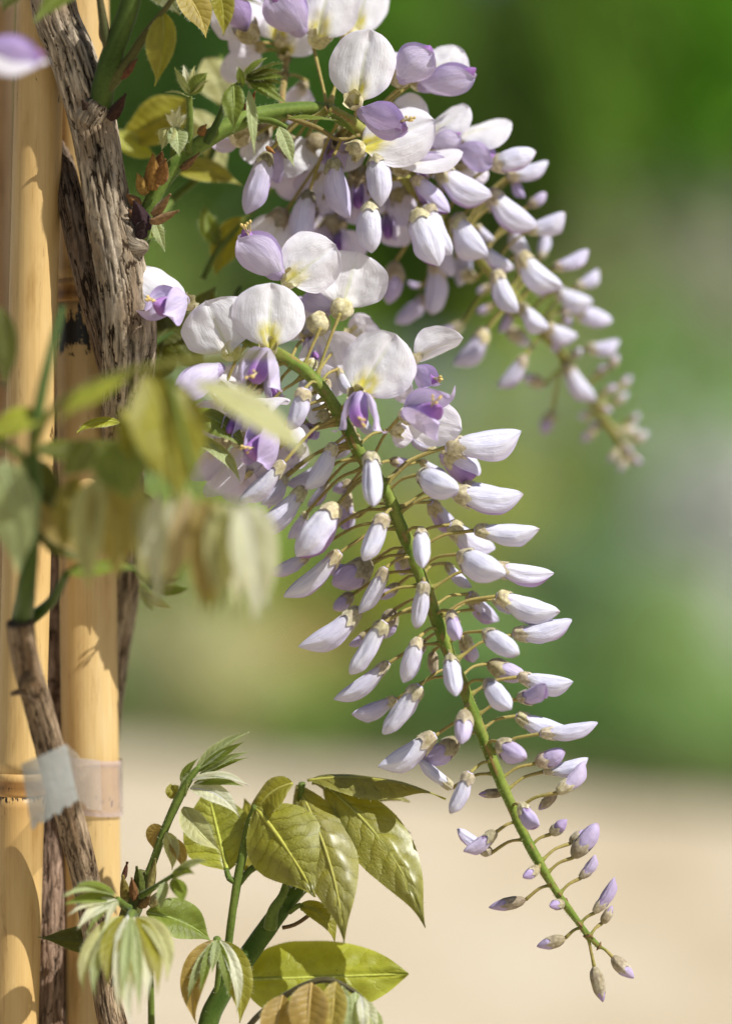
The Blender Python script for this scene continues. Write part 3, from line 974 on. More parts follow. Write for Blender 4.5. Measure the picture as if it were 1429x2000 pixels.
def bud(rac, axis, B, T, kind='bud', lv=0.0, Rp=None, dB=0.0, dT=None, L=None, side=0, fat=1.0, seed=0, hint=None, sag=.10, cal=1.0, ped=True):
    """B, T: photo pixels of calyx foot and petal tip. side -1: points to the viewer, 1: away."""
    R = random.Random(int(B[0]*31 + B[1]*7 + seed))
    if dT is None:
        dT = dB + R.uniform(-.25, .25)
        if L and side:
            lp = math.hypot(T[0]-B[0], T[1]-B[1])
            dT = dB + side*math.sqrt(max(0, L*L - lp*lp))*PX*100
    b = P(B[0], B[1], dB); t = P(T[0], T[1], dT)
    h = hint if hint is not None else Vector((R.uniform(-.15, .15), -.42, 1))
    x, y, z, Ln = frame(b, t, h)
    M = Matrix((x, y, z)).transposed().to_4x4()
    sy = fat*R.uniform(.84, .98)*(.92 if kind in ('bud', 'fat') else 1.0)
    sg = R.choice((1, -1))
    M = Matrix.Translation(b) @ M @ Matrix.Diagonal((Ln, Ln*sy*sg, Ln*sy*R.uniform(.95, 1.08), 1))
    vs_ = lib(kind); pm, km, cm = vs_[R.randrange(len(vs_))]
    o = link('flower_bud', pm, rac, Matrix.Translation(-wpos(rac)) @ M)
    o.color = lav(min(1, max(0, lv + R.uniform(-.06, .06))))
    k = link('wing_petals', km, o); k.color = o.color
    c = link('calyx', cm, o); g = R.uniform(.82, 1.12)*cal; c.color = (g, g*R.uniform(.95, 1.03), g*R.uniform(.88, 1.05), 1)
    if ped:
        q = Rp if Rp is not None else nearest(axis, b)
        pedicel(o, q, b + x*Ln*.015, M, seed=B[0]*.37 + B[1], sag=sag)
    return o

# ---------------------------------------------------------------- open flowers
STDW = [(0, .10), (.05, .18), (.12, .47), (.22, .74), (.36, .93), (.52, 1.0), (.67, .965), (.80, .83), (.90, .61), (.96, .38), (.99, .16), (1, .03)]
def standard(fl, org, base, top, width, nrm, fold=.10, curl=.18, bend=.10, lv=0.0, name='standard_petal', seed=0, yellow=1.0, wp=None, cup=0.0):
    """base, top: world points. nrm: the side that faces forward. width in photo pixels at the base's depth."""
    x = top - base; L = x.length; x = x/L
    n = (nrm - x*nrm.dot(x)).normalized(); s = x.cross(n)
    W = width*K*base.y*.5
    V, F, C, UV = [], [], [], []
    nu, nv = 13, 26
    prof = wp or STDW
    for i in range(nv+1):
        v = i/nv
        wv = hermite(prof, v)
        for j in range(-nu, nu+1):
            u = j/nu
            uw = u*wv
            off = fold*W*(1 - math.exp(-(abs(u)/.13)**1.5))*.26 - (curl + .12)*W*abs(uw)**2.2 - bend*L*(v - .15)**2
            off += cup*W*(uw*uw)
            off += W*.085*noise.noise(Vector((uw*2.1 + seed, v*2.4, seed*1.7))) + W*.03*noise.noise(Vector((uw*6 + seed, v*7, seed)))
            off += W*.08*math.sin(v*7 + seed + (2 if u > 0 else 0))*abs(u)**3.5
            vv = v - .035*abs(u)**2*math.sin(math.pi*v) + (.02*(1 - abs(u)*3) if v > .95 and abs(u) < .3 else 0)
            uw2 = uw*(1 + .07*math.sin(seed*3 + (1 if u > 0 else 4)) + .045*noise.noise(Vector((v*5, seed, 1 if u > 0 else 7))))
            vv -= (.035 + .03*math.sin(seed*2.3))*math.exp(-(u/.28)**2)*sstep(.86, 1, v)*(1 + math.sin(seed))*.7
            V.append(base + x*L*vv + s*uw2*W*(1 - .05*curl) + n*off)
            col = (.895, .895, .93)
            e = abs(uw)
            col = lerp3(col, (.76, .67, .86), .30*abs(u)**6 + .12*sstep(.75, 1, v))
            bl = yellow*(.75 + .4*math.sin(seed*4.1))*sstep(.50, .22, v)*sstep(.44, .10, e)*(0.9 + .9*noise.noise(Vector((uw*9, v*7, seed))))
            col = lerp3(col, (.82, .74, .10), min(1, max(0, bl)))
            col = lerp3(col, (.60, .66, .30), .55*math.exp(-(e/.022)**2)*sstep(1, .3, v))
            col = lerp3(col, (.74, .60, .82), lv)
            C.append(col); UV.append((u*.5 + .5, v))
    w_ = 2*nu+1
    for i in range(nv):
        for j in range(w_-1): F.append((i*w_+j, i*w_+j+1, (i+1)*w_+j+1, (i+1)*w_+j))
    inv = Matrix.Translation(-org)
    o = link(name, to_mesh(name, [inv @ v for v in V], F, M_BANNER, C, UV), fl)
    return o

def boat(fl, org, base, tip, hint, scale=1.0, spread=.5, lv=.35, klv=.8, stamens=True, seed=0, wings=True, wlen=.95):
    """The two wing petals and the purple keel of an open flower, with its stamens."""
    x, y, z, L = frame(base, tip, hint)
    inv = Matrix.Translation(-org)
    def put(p): return inv @ (base + (x*p.x + y*p.y*scale + z*p.z*scale)*L)
    if wings:
        for sg in (1, -1):
            V, F, C, UV = [], [], [], []
            nv, nu = 16, 8
            for i in range(nv+1):
                v = i/nv
                h = hermite([(0, .05), (.12, .12), (.35, .27), (.6, .33), (.8, .27), (.93, .14), (1, .02)], v)
                for j in range(-nu, nu+1):
                    u = j/nu
                    bul = .17*math.sin(math.pi*min(1, v*1.05))*(1 - u*u*.75)
                    yy = sg*(.035 + bul + spread*(.20*v*v + .22*max(0, -u)*v + .06*u*u*v))
                    zz = u*h + .05*math.sin(math.pi*v) - .06*spread*v
                    g = .012*noise.noise(Vector((u*3 + seed, v*4, sg)))
                    V.append(put(Vector((v*wlen, yy + g, zz))))
                    c = lerp3((.78, .73, .88), (.52, .36, .72), .30*v + .35*abs(u)**3)
                    c = lerp3(c, (.42, .24, .62), max(0, lv - .3))
                    c = lerp3(c, (.80, .78, .86), max(0, .5 - lv))
                    C.append(c); UV.append((u*.5+.5, v))
            w_ = 2*nu+1
            for i in range(nv):
                for j in range(w_-1): F.append((i*w_+j, i*w_+j+1, (i+1)*w_+j+1, (i+1)*w_+j))
            link('wing_petal', to_mesh('wing_petal', V, F, M_PETAL, C, UV), fl)
    V, F, C, UV = [], [], [], []
    nT, n = 14, 14
    for i in range(nT+1):
        t = i/nT
        for j in range(n):
            a = -math.pi + 2*math.pi*j/n
            p = shell_point(PROF['slim'], t, a, math.pi, 0, seed, .8)
            V.append(put(Vector((t*.98, p.y*.9, p.z*1.15 - .02 + .10*t*t))))
            c = lerp3((.60, .50, .72), (.40, .14, .50), sstep(.2, .8, t)*klv)
            C.append(c); UV.append((j/n, t))
    for i in range(nT):
        for j in range(n): F.append((i*n+j, (i+1)*n+j, (i+1)*n+(j+1) % n, i*n+(j+1) % n))
    link('keel_petal', to_mesh('keel_petal', V, F, M_PETAL, C, UV), fl)
    if stamens:
        R = random.Random(seed)
        for k in range(5):
            a = put(Vector((.80, R.uniform(-.04, .04), .12))); b = put(Vector((R.uniform(.96, 1.06), R.uniform(-.08, .08), R.uniform(.16, .30))))
            pts = spline([(*a, .00022), (*(a.lerp(b, .5)), .0002), (*b, .0002)], .002)
            V, F, C, UV = tube(pts, 6, lambda i, a, s: (1, (.62, .52, .30)))
            d = (b-a).normalized()
            n0 = len(V)
            q = spline([(*(b - d*.0003), .0002), (*b, .0005), (*(b + d*.0007), .0005), (*(b + d*.0011), .0001)], .0004)
            V2, F2, C2, UV2 = tube(q, 7, lambda i, a, s: (1, (.72, .55, .20)))
            V += V2; F += [tuple(x_+n0 for x_ in f) for f in F2]; C += C2; UV += UV2
            link('stamen', to_mesh('stamen', V, F, M_STALK, C, UV), fl)

def cup(fl, org, foot, toward, r_px, seed=0, dark=0.0, hint=None, length=1.1):
    """Calyx cup of an open flower, foot at the stalk, opening toward a point."""
    x, y, z, L = frame(foot, toward, hint or Vector((.1, -.3, 1)))
    r = r_px*K*foot.y
    V, F, C, UV = [], [], [], []
    nT, n = 9, 30
    for i in range(nT+1):
        f = i/nT
        for j in range(n):
            a = 2*math.pi*j/n
            tooth = max(math.exp(-((a - c + math.pi) % (2*math.pi) - math.pi)**2/.09) for c in (0, 1.35, 2.5, 3.8, 4.95))
            rr = r*hermite([(0, .28), (.12, .62), (.4, .92), (.75, 1.0), (1, 1.10)], f)*(1 + .05*noise.noise(Vector((a, f*2, seed))))
            V.append(foot + x*r*length*1.5*f*(.85 + .3*tooth) + (y*math.sin(a) + z*math.cos(a))*rr - org)
            g = noise.noise(Vector((math.cos(a)*1.7 + seed, math.sin(a)*1.7, f*2)))
            col = lerp3((.70, .65, .40), (.50, .45, .21), sstep(-.2, .4, g))
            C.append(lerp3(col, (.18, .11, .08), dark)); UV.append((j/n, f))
    for i in range(nT):
        for j in range(n): F.append((i*n+j, (i+1)*n+j, (i+1)*n+(j+1) % n, i*n+(j+1) % n))
    F.append(tuple(range(n)))
    return link('calyx', to_mesh('calyx', V, F, M_CALYX, C, UV), fl)

def flower(rac, axis, foot, std=(), keel=None, Rp=None, seed=0, calr=24, caldir=None, dark=0.0, sag=.1, cal=True):
    """foot: (px, py, depth) of the calyx foot. std: list of dicts. keel: dict(base, tip, ...)."""
    org = P(*foot)
    fl = bpy.data.objects.new('flower', None); COL.objects.link(fl); fl.empty_display_size = .005
    fl.parent = rac; fl.location = org - wpos(rac)
    for s in std:
        s = dict(s); b = P(*s.pop('base')); t = P(*s.pop('top'))
        standard(fl, org, b, t, seed=s.pop('seed', seed + 1.3), nrm=Vector(s.pop('nrm', (0, -1, .2))), **s)
    if keel:
        k = dict(keel); b = P(*k.pop('base')); t = P(*k.pop('tip'))
        boat(fl, org, b, t, Vector(k.pop('hint', (0, -.3, 1))), seed=seed, **k)
    tgt = P(*(caldir or (std[0]['base'] if std else keel['tip'])))
    if (tgt - org).length < .0008: tgt = org + Vector((0, -.5, .5))*.003
    if cal: cup(fl, org, org, tgt, calr, seed, dark)
    q = Rp if Rp is not None else nearest(axis, org)
    pedicel(fl, q, org, None, seed=foot[0]*.3 + foot[1], sag=sag)
    return fl

# ================================================================== MAIN RACEME
MAIN = [(430, 640, 1.6, 12), (500, 672, 1.0, 12.5), (560, 702, .5, 13), (610, 738, .25, 12.5), (655, 796, .1, 12.5), (702, 885, 0, 12.5), (756, 965, 0, 12.5), (796, 1060, 0, 12.5),
        (827, 1140, 0, 13), (856, 1222, 0, 12.5), (882, 1290, 0, 12), (916, 1370, 0, 12), (950, 1460, 0, 11.5), (986, 1545, 0, 11),
        (1026, 1636, 0, 10), (1050, 1683, 0, 9.5), (1070, 1716, 0, 8.5), (1098, 1760, 0, 7.5), (1122, 1792, 0, 7), (1147, 1826, 0, 6), (1168, 1848, 0, 5)]
rm, ax = raceme('long pale lilac flower raceme hanging sharp across the middle of the photo', None, MAIN)
def b(*a, **k): return bud(rm, ax, *a, **k)
# right side
b((868, 874), (1016, 842), 'bud', .02, dB=-.3, fat=1.0)
b((864, 884), (935, 928), 'bell', .15, dB=.3, L=110, side=1, ped=False)
b((818, 926), (892, 958), 'fat', .02, dB=-.5, L=112, side=-1)
b((882, 964), (1021, 968), 'bud', .03, dB=-.2)
b((900, 950), (1000, 966), 'slim', .10, dB=.9)
b((925, 1036), (1053, 1034), 'bud', .02, dB=0)
b((876, 1024), (962, 1072), 'bud', .12, dB=.9, L=115, side=1)
b((895, 1082), (982, 1128), 'fat', .03, dB=-.8, L=118, side=-1)
b((962, 1108), (1081, 1120), 'bud', .03, dB=.1)
b((968, 1164), (1093, 1196), 'bud', .02, dB=.2)
b((914, 1160), (975, 1212), 'bud', .30, dB=1.0, L=105, side=1)
b((945, 1232), (1008, 1284), 'fat', .05, dB=-.7, L=105, side=-1)
b((1000, 1240), (1117, 1215), 'bud', .10, dB=.4)
b((880, 1193), (895, 1248), 'young', .25, dB=-.9, L=85, side=-1)
b((903, 1242), (932, 1282), 'young', .25, dB=.8, L=80, side=1)
b((1010, 1322), (1119, 1331), 'bud', .03, dB=.2)
b((1012, 1366), (1066, 1338), 'young', .45, dB=-.2, L=90, side=-1)
b((948, 1328), (1000, 1386), 'fat', .08, dB=-.8, L=95, side=-1)
b((950, 1296), (1026, 1322), 'young', .20, dB=.9)
b((1006, 1398), (1108, 1428), 'bud', .06, dB=.4)
b((1053, 1434), (1166, 1411), 'bud', .10, dB=-.2, fat=.85)
b((972, 1448), (1025, 1486), 'young', .30, dB=-.6, L=85, side=-1, fat=1.1)
b((1044, 1492), (1104, 1468), 'young', .55, dB=.1)
b((1060, 1508), (1148, 1480), 'bud', .06, dB=.4, fat=.9)
b((1088, 1550), (1142, 1488), 'young', .20, dB=-.3)
b((1014, 1572), (1050, 1612), 'young', .40, dB=-.6, L=72, side=-1, fat=1.15)
b((1086, 1548), (1052, 1582), 'wrap', .4, dB=.4, fat=.8)
b((1074, 1630), (1107, 1600), 'tiny', .65, dB=.1, fat=.95)
b((1118, 1676), (1168, 1608), 'young', .45, dB=0, fat=.82)
b((1112, 1648), (1140, 1622), 'wrap', .5, dB=.5)
b((1133, 1716), (1160, 1668), 'young', .30, dB=.2)
b((1052, 1694), (1020, 1714), 'tiny', .6, dB=-.4, L=45, side=-1, fat=.95)
b((1027, 1757), (954, 1774), 'tiny', .35, dB=.1, fat=.60)
b((1160, 1784), (1197, 1712), 'young', .45, dB=0, fat=.8)
b((1174, 1804), (1196, 1770), 'wrap', .3, dB=.3, fat=.8)
b((1100, 1764), (1074, 1770), 'tiny', .6, dB=-.2, L=40, side=-1, fat=1.0)
b((1104, 1832), (1048, 1850), 'tiny', .2, dB=.1, fat=.75)
b((1194, 1868), (1236, 1912), 'tiny', .2, dB=0, fat=.85, Rp=P(1168, 1848, 0))
b((1159, 1886), (1176, 1957), 'wrap', .7, dB=0, fat=.62, Rp=P(1147, 1826, 0), sag=0, hint=Vector((1, 0, .2)))
b((970, 1624), (905, 1664), 'young', .1, dB=-.2, fat=.95)
b((958, 1668), (893, 1618), 'slim', .25, dB=.5, fat=1.1)
# left side and front
b((724, 884), (722, 989), 'slim', .04, dB=-1.2, fat=1.12, L=118, side=-1)
b((655, 866), (596, 957), 'bud', .04, dB=-.5, fat=.92)
b((556, 902), (466, 977), 'bud', .06, dB=-.8, fat=.8, Rp=P(662, 812, .1))
b((597, 953), (489, 1038), 'bud', .08, dB=-.2, fat=.85)
b((660, 984), (580, 1088), 'bell', .04, dB=-1.0, fat=.95)
b((752, 1004), (712, 1097), 'slim', .06, dB=-1.1, fat=1.15)
b((822, 1030), (828, 1110), 'fat', .08, dB=-1.0, L=95, side=-1, fat=.85)
b((665, 1078), (554, 1166), 'bud', .05, dB=-.3, fat=.85)
b((606, 1082), (522, 1122), 'bud', .35, dB=.8, fat=.85)
b((728, 1096), (652, 1146), 'young', .55, dB=1.1, fat=1.05)
b((753, 1108), (701, 1199), 'bud', .05, dB=-.8, fat=.88)
b((828, 1136), (818, 1228), 'slim', .06, dB=-1.2, fat=1.15)
b((705, 1190), (586, 1268), 'bud', .20, dB=-.2, fat=.95)
b((752, 1214), (680, 1314), 'slim', .05, dB=-.7, fat=1.1)
b((715, 1234), (682, 1262), 'young', .35, dB=1.0)
b((817, 1244), (788, 1334), 'bell', .08, dB=-.9, fat=.72)
b((878, 1278), (888, 1360), 'fat', .08, dB=-1.0, L=98, side=-1, fat=.78)
b((846, 1270), (846, 1322), 'wrap', .6, dB=.9, fat=.8)
b((760, 1294), (651, 1366), 'bud', .14, dB=-.1, fat=.78)
b((820, 1338), (752, 1437), 'slim', .05, dB=-.8, fat=1.15)
b((775, 1366), (686, 1396), 'bud', .42, dB=.8, fat=.95)
b((907, 1386), (904, 1454), 'young', .15, dB=-1.0, L=80, side=-1)
b((851, 1436), (739, 1498), 'bud', .04, dB=-.4, fat=1.0)
b((896, 1444), (828, 1492), 'young', .5, dB=.9)
b((884, 1540), (815, 1486), 'slim', .10, dB=.5, fat=1.0)
b((918, 1508), (878, 1587), 'slim', .12, dB=-.8, fat=1.15)
b((984, 1548), (934, 1552), 'wrap', .9, dB=.4, fat=.7)
# in the shade behind the axis
b((840, 980), (888, 1032), 'bud', .30, dB=1.2, L=105, side=1)
b((676, 964), (684, 1034), 'bud', .45, dB=1.2, L=100, side=1)
b((800, 1070), (784, 1118), 'young', .45, dB=1.1, L=80, side=1)
b((640, 905), (560, 950), 'bud', .30, dB=1.3)
b((700, 1120), (640, 1112), 'young', .5, dB=1.4)
b((870, 1100), (918, 1150), 'bud', .25, dB=1.4)
b((850, 880), (800, 850), 'bud', .25, dB=1.0)
b((700, 1010), (660, 990), 'young', .3, dB=1.5)
b((960, 1170), (1010, 1196), 'bud', .2, dB=1.3)
b((596, 758), (566, 838), 'slim', .04, dB=-1.0, fat=1.3, Rp=P(620, 748, .2))
b((700, 850), (690, 880), 'young', .2, dB=.9)

# open flowers at the head of the raceme
flower(rm, ax, (706, 775, -.7), [dict(base=(700, 772, -.9), top=(772, 652, -1.0), width=148, nrm=(-.05, -1, .25), fold=.3, curl=.10, bend=.05, yellow=1.2)],
       dict(base=(704, 768, -1.0), tip=(702, 840, -1.9), hint=(0, -1, .2), scale=1.5, spread=.8, lv=.25), seed=1, calr=17)
flower(rm, ax, (528, 690, -.6), [dict(base=(526, 682, -.8), top=(530, 552, -.9), width=146, nrm=(.05, -1, .25), fold=.3, curl=.12, bend=.06, yellow=1.0)],
       dict(base=(524, 684, -.9), tip=(496, 750, -1.8), hint=(-.2, -1, .3), scale=1.5, spread=.8, lv=.1), seed=2, calr=17)
flower(rm, ax, (440, 696, -.2), [dict(base=(448, 690, -.4), top=(402, 588, -.7), width=158, nrm=(-.25, -1, .3), fold=.3, curl=.12, bend=.1, yellow=.25)],
       dict(base=(436, 712, -.5), tip=(338, 780, -1.3), hint=(-.5, -.3, 1), scale=.72, spread=.3, lv=.05), seed=3, calr=18, Rp=P(480, 662, 1.1))
flower(rm, ax, (556, 556, .3), [dict(base=(560, 552, .2), top=(655, 478, .1), width=126, nrm=(.2, -1, .1), fold=.3, curl=.15, bend=.10, yellow=.8)],
       dict(base=(552, 540, 0), tip=(462, 458, -.6), hint=(.5, -.5, 1), scale=.98, spread=.25, lv=.2), seed=4, calr=18, Rp=P(520, 680, 1.0), sag=.0)
flower(rm, ax, (664, 612, .6), [dict(base=(668, 600, .9), top=(700, 492, 1.2), width=160, nrm=(.1, 1, .3), fold=.3, curl=.12, bend=.10, yellow=.1)],
       dict(base=(660, 600, 1.2), tip=(600, 580, 2.4), hint=(0, .3, 1), stamens=False), seed=5, calr=22, caldir=(668, 600, 1.3), Rp=P(616, 742, .3), sag=.03)
flower(rm, ax, (626, 640, .6), [dict(base=(628, 648, .9), top=(664, 726, 1.5), width=130, nrm=(0, 1, .3), fold=.3, curl=.12, bend=.10, yellow=.1, lv=.1)],
       None, seed=6, calr=22, caldir=(622, 630, 1.3), Rp=P(590, 725, .4), sag=.03)
flower(rm, ax, (356, 600, .0), [dict(base=(366, 592, -.1), top=(274, 516, -.4), width=104, nrm=(-.2, -.7, .8), fold=.1, curl=.5, bend=.22, yellow=.1),
                               dict(base=(366, 592, -.1), top=(388, 585, -.3), width=40, nrm=(.2, -.7, .8), fold=.1, curl=.5, bend=.22, yellow=.1, name='sepal')][:1],
       dict(base=(366, 584, -.2), tip=(298, 606, -1.4), hint=(-.1, -.4, 1), scale=1.15, spread=.9, lv=.4), seed=7, calr=16, Rp=P(440, 645, 1.5))
flower(rm, ax, (800, 712, .4), [dict(base=(804, 704, .4), top=(900, 654, .6), width=84, nrm=(.15, -.75, -.9), fold=.1, curl=.45, bend=-.12, yellow=.3)],
       dict(base=(806, 716, .3), tip=(852, 752, -.2), hint=(.3, -.5, 1), scale=1.0, spread=.7, lv=.5), seed=8, calr=16, Rp=P(668, 820, .1))
flower(rm, ax, (780, 815, -.4), [dict(base=(792, 812, -.5), top=(900, 838, -.4), width=92, nrm=(.1, -1, -.1), fold=.2, curl=.05, bend=-.18, yellow=.3),],
       dict(base=(786, 812, -.6), tip=(868, 796, -1.9), hint=(0, -1, .6), scale=1.15, spread=1.0, lv=.35), seed=9, calr=20, Rp=P(722, 905, 0))
flower(rm, ax, (470, 790, .2), [dict(base=(462, 790, .1), top=(560, 776, -.8), width=110, nrm=(-.1, -.35, 1), fold=.2, curl=.35, bend=.12, yellow=.9)],
       dict(base=(470, 800, .0), tip=(440, 850, -1.0), hint=(0, -1, .5), stamens=False), seed=10, calr=17, Rp=P(560, 702, .5))
flower(rm, ax, (545, 842, -.2), [dict(base=(548, 846, 0), top=(600, 830, .4), width=70, nrm=(.2, -.6, 1), lv=.1)],
       dict(base=(540, 842, -.3), tip=(486, 898, -1.5), hint=(-.3, -.9, .8), scale=1.35, spread=.35, lv=.5), seed=11, calr=18, Rp=P(640, 775, .1))
flower(rm, ax, (470, 868, .9), [dict(base=(470, 866, 1.0), top=(398, 968, .6), width=90, nrm=(-.3, -.6, 1), lv=.3, curl=.3), ],
       None, seed=12, calr=18, Rp=P(600, 728, .3))
flower(rm, ax, (425, 880, 1.4), [dict(base=(430, 870, 1.5), top=(372, 935, 1.2), width=80, nrm=(-.3, -.6, .6), lv=.5, curl=.3), ],
       None, seed=13, calr=18, Rp=P(540, 692, .7))
flower(rm, ax, (640, 800, .6), [dict(base=(636, 806, .6), top=(604, 790, .3), width=64, nrm=(-.1, -1, .4), yellow=.2)], None, seed=14, calr=16)
flower(rm, ax, (760, 840, .9), [dict(base=(766, 840, .9), top=(806, 856, .8), width=54, nrm=(-.1, -1, .4), yellow=.2, lv=.3)], None, seed=15, calr=16)
flower(rm, ax, (520, 800, 1.2), [dict(base=(516, 806, 1.2), top=(470, 880, 1.0), width=110, nrm=(-.1, -1, .4), yellow=.2, lv=.3)], None, seed=16, calr=16)

for k, (fx, fy, tx, ty, wd, lv_, dd) in enumerate([
        (600, 660, 560, 590, 110, .15, 2.2), (560, 650, 500, 600, 100, .25, 2.6), (690, 670, 720, 620, 90, .2, 2.4), (610, 700, 640, 640, 100, .1, 2.0), (520, 740, 470, 700, 90, .2, 1.6), (500, 770, 420, 740, 96, .15, 1.4),
        (590, 850, 540, 900, 90, .35, 1.6), (480, 930, 440, 975, 80, .45, 1.5), (560, 880, 500, 930, 90, .45, 2.0), (620, 770, 650, 720, 80, .15, 1.4), (520, 960, 470, 940, 60, .5, 2.0), (760, 770, 800, 740, 70, .35, 1.4), (430, 780, 395, 850, 90, .25, 1.2)]):
    flower(rm, ax, (fx, fy, dd), [dict(base=(fx, fy, dd), top=(tx, ty, dd - .4), width=wd, nrm=(math.sin(k*2.1)*.4, -1, .3), lv=lv_, yellow=.3, curl=.25)],
           dict(base=(fx, fy, dd - .2), tip=(fx + (fx - tx)*.45, fy + (fy - ty)*.45 + 16, dd - 1.0), hint=(0, -.6, 1), stamens=False, scale=1.1, spread=.5, lv=.45) if k % 2 == 0 else None, seed=70 + k, calr=17, dark=.1)
for bb in [((600, 1000), (560, 1050), 'bud', .3, 1.6), ((560, 930), (510, 985), 'bud', .2, .9), ((640, 1040), (600, 1030), 'young', .3, 1.4), ((690, 1160), (650, 1190), 'young', .4, 1.5), ((520, 870), (470, 920), 'bud', .3, 1.0), ((700, 800), (730, 850), 'bud', .15, 1.2), ((660, 720), (690, 770), 'bud', .1, 1.0), ((612, 700), (590, 780), 'slim', .1, .8), ((640, 740), (620, 812), 'bud', .1, .9), ((690, 830), (650, 900), 'bud', .25, 1.2), ((640, 940), (600, 990), 'bud', .3, 1.5), ((760, 900), (800, 905), 'young', .2, 1.2), ((580, 800), (540, 860), 'bud', .15, .6),
           ((820, 900), (870, 925), 'bud', .2, 1.3), ((780, 1140), (740, 1170), 'young', .35, 1.3), ((930, 1190), (960, 1210), 'young', .3, 1.4), ((770, 1190), (740, 1250), 'young', .4, 1.2), ((830, 1250), (800, 1290), 'young', .4, 1.3), ((690, 940), (650, 960), 'young', .35, 1.4)]:
    b(bb[0], bb[1], bb[2], bb[3], dB=bb[4])

# ================================================================== UPPER RACEME
UP = [(640, 214, 0.78, 13), (700, 250, 1.4, 12.5), (760, 312, 2.18, 12), (815, 378, 2.96, 12), (870, 440, 3.9, 11), (930, 500, 4.99, 10.5), (990, 566, 6.24, 10), (1048, 636, 7.49, 9.5),
      (1100, 700, 8.74, 9), (1140, 760, 9.98, 8.5), (1175, 812, 11.08, 8), (1205, 856, 12.01, 7), (1225, 890, 12.64, 6)]
ru, au = raceme('arching pale lilac raceme at the top, its tip blurred behind the main one', None, UP, None, ((.22, .24, .05), (.36, .35, .10)))
def dep(px):      # depth of the axis under a photo column
    for i in range(len(UP)-1):
        if px <= UP[i+1][0]:
            f = (px - UP[i][0])/(UP[i+1][0] - UP[i][0]); return UP[i][2] + (UP[i+1][2] - UP[i][2])*max(0, f)
    return UP[-1][2]
def u(B, T, kind='bud', lv=.03, d=0, **k):
    if kind in ('bud', 'fat', 'slim'): k['fat'] = k.get('fat', 1.0)*1.22
    return bud(ru, au, B, T, kind, lv, dB=dep((B[0] + B[1]*.9 - 0)/1.9 + 90 if False else nearpx(B)) + d, **k)
def nearpx(B):
    best = min(UP, key=lambda q: abs((q[0]-B[0])*.55 + (q[1]-B[1])*.8))
    return best[0]
# open flowers along the top
flower(ru, au, (700, 206, .4), [dict(base=(697, 203, .3), top=(722, 56, .1), width=132, nrm=(-.1, -1, .2), fold=.3, curl=.16, bend=.08, yellow=1.1)],
       None, seed=21, calr=18, Rp=P(690, 243, 1.6))
flower(ru, au, (712, 282, .9), [dict(base=(702, 288, .9), top=(848, 232, .9), width=124, nrm=(0, -1, .25), fold=.3, curl=.2, bend=.1, yellow=1.0)],
       dict(base=(700, 216, .2), tip=(796, 258, -.9), hint=(.1, -.6, 1), scale=.86, spread=.15, lv=.6, klv=.5), seed=22, calr=20)
flower(ru, au, (780, 172, 1.6), [dict(base=(782, 150, 1.5), top=(770, 100, 1.9), width=60, nrm=(.2, -1, .2), lv=.2)],
       dict(base=(772, 158, 1.3), tip=(848, 94, .8), hint=(-.4, -.5, 1), scale=1.15, spread=.35, lv=.3, stamens=False), seed=23, calr=26, dark=.2)
flower(ru, au, (800, 166, 2.2), [dict(base=(828, 152, 2.2), top=(906, 96, 2.2), width=96, nrm=(.1, -1, .3), yellow=.5, curl=.3, bend=.2)],
       dict(base=(815, 170, 1.9), tip=(934, 146, 1.4), hint=(.1, -.5, 1), scale=.75, spread=.5, lv=.35, stamens=False), seed=24, calr=24)
flower(ru, au, (820, 268, 2.6), [dict(base=(830, 272, 2.3), top=(913, 204, 2.2), width=84, nrm=(.1, -.8, .8), curl=.35, bend=.15, yellow=.2)],
       dict(base=(838, 285, 2.3), tip=(902, 262, 2.2), hint=(.2, -.5, 1), lv=.3, stamens=False), seed=25, calr=20)
flower(ru, au, (872, 290, 3.2), [dict(base=(890, 268, 3.0), top=(996, 230, 2.9), width=92, nrm=(.1, -.7, .8), curl=.35, bend=.15, yellow=.2)],
       dict(base=(888, 288, 3.0), tip=(972, 318, 2.6), hint=(.2, -.5, 1), scale=.95, lv=.45, stamens=False), seed=26, calr=20)
flower(ru, au, (786, 320, 2.0), [dict(base=(784, 328, 1.4), top=(902, 290, 1.4), width=66, nrm=(0, -.8, .8), curl=.3, bend=.1, yellow=.1)],
       dict(base=(796, 318, 1.6), tip=(880, 312, 1.6), hint=(.2, -.5, 1), scale=.6, lv=.3, stamens=False), seed=27, calr=18)
u((732, 298), (746, 404), 'fat', .10, d=-1.2, fat=.80, cal=.8)
u((722, 392), (727, 494), 'bell', .02, d=-2.0, fat=.9)
u((648, 308), (684, 428), 'bud', .55, d=-.4, fat=.9, cal=.55)
u((524, 296), (486, 420), 'bell', .45, d=.3, fat=.75, cal=.5)
u((605, 370), (578, 480), 'bell', .25, d=0, fat=.8, cal=.5)
u((806, 345), (876, 416), 'bell', .62, d=-.9, fat=.8)
u((852, 332), (957, 390), 'bud', .06, d=-.6, fat=1.05)
u((955, 325), (1046, 300), 'fat', .02, d=-.3, fat=.8)
u((990, 345), (1069, 316), 'bud', .10, d=.3, fat=.95)
u((1002, 344), (1026, 386), 'young', .6, d=.6)
u((812, 408), (850, 522), 'bell', .05, d=-1.2, fat=1.0)
u((830, 400), (884, 496), 'bud', .02, d=-1.0, fat=1.1)
u((950, 374), (1046, 450), 'bud', .04, d=-.6)
u((1028, 452), (1104, 416), 'bud', .05, d=-.3, fat=1.05)
u((1030, 404), (1067, 378), 'young', .15, d=.3)
u((886, 420), (954, 500), 'bud', .05, d=-.8, fat=1.15)
u((936, 484), (1006, 524), 'bud', .12, d=-.8, fat=.9)
u((1056, 505), (1062, 450), 'bud', .15, d=.2, fat=1.0)
u((1082, 524), (1149, 488), 'bud', .25, d=-.2, fat=1.0)
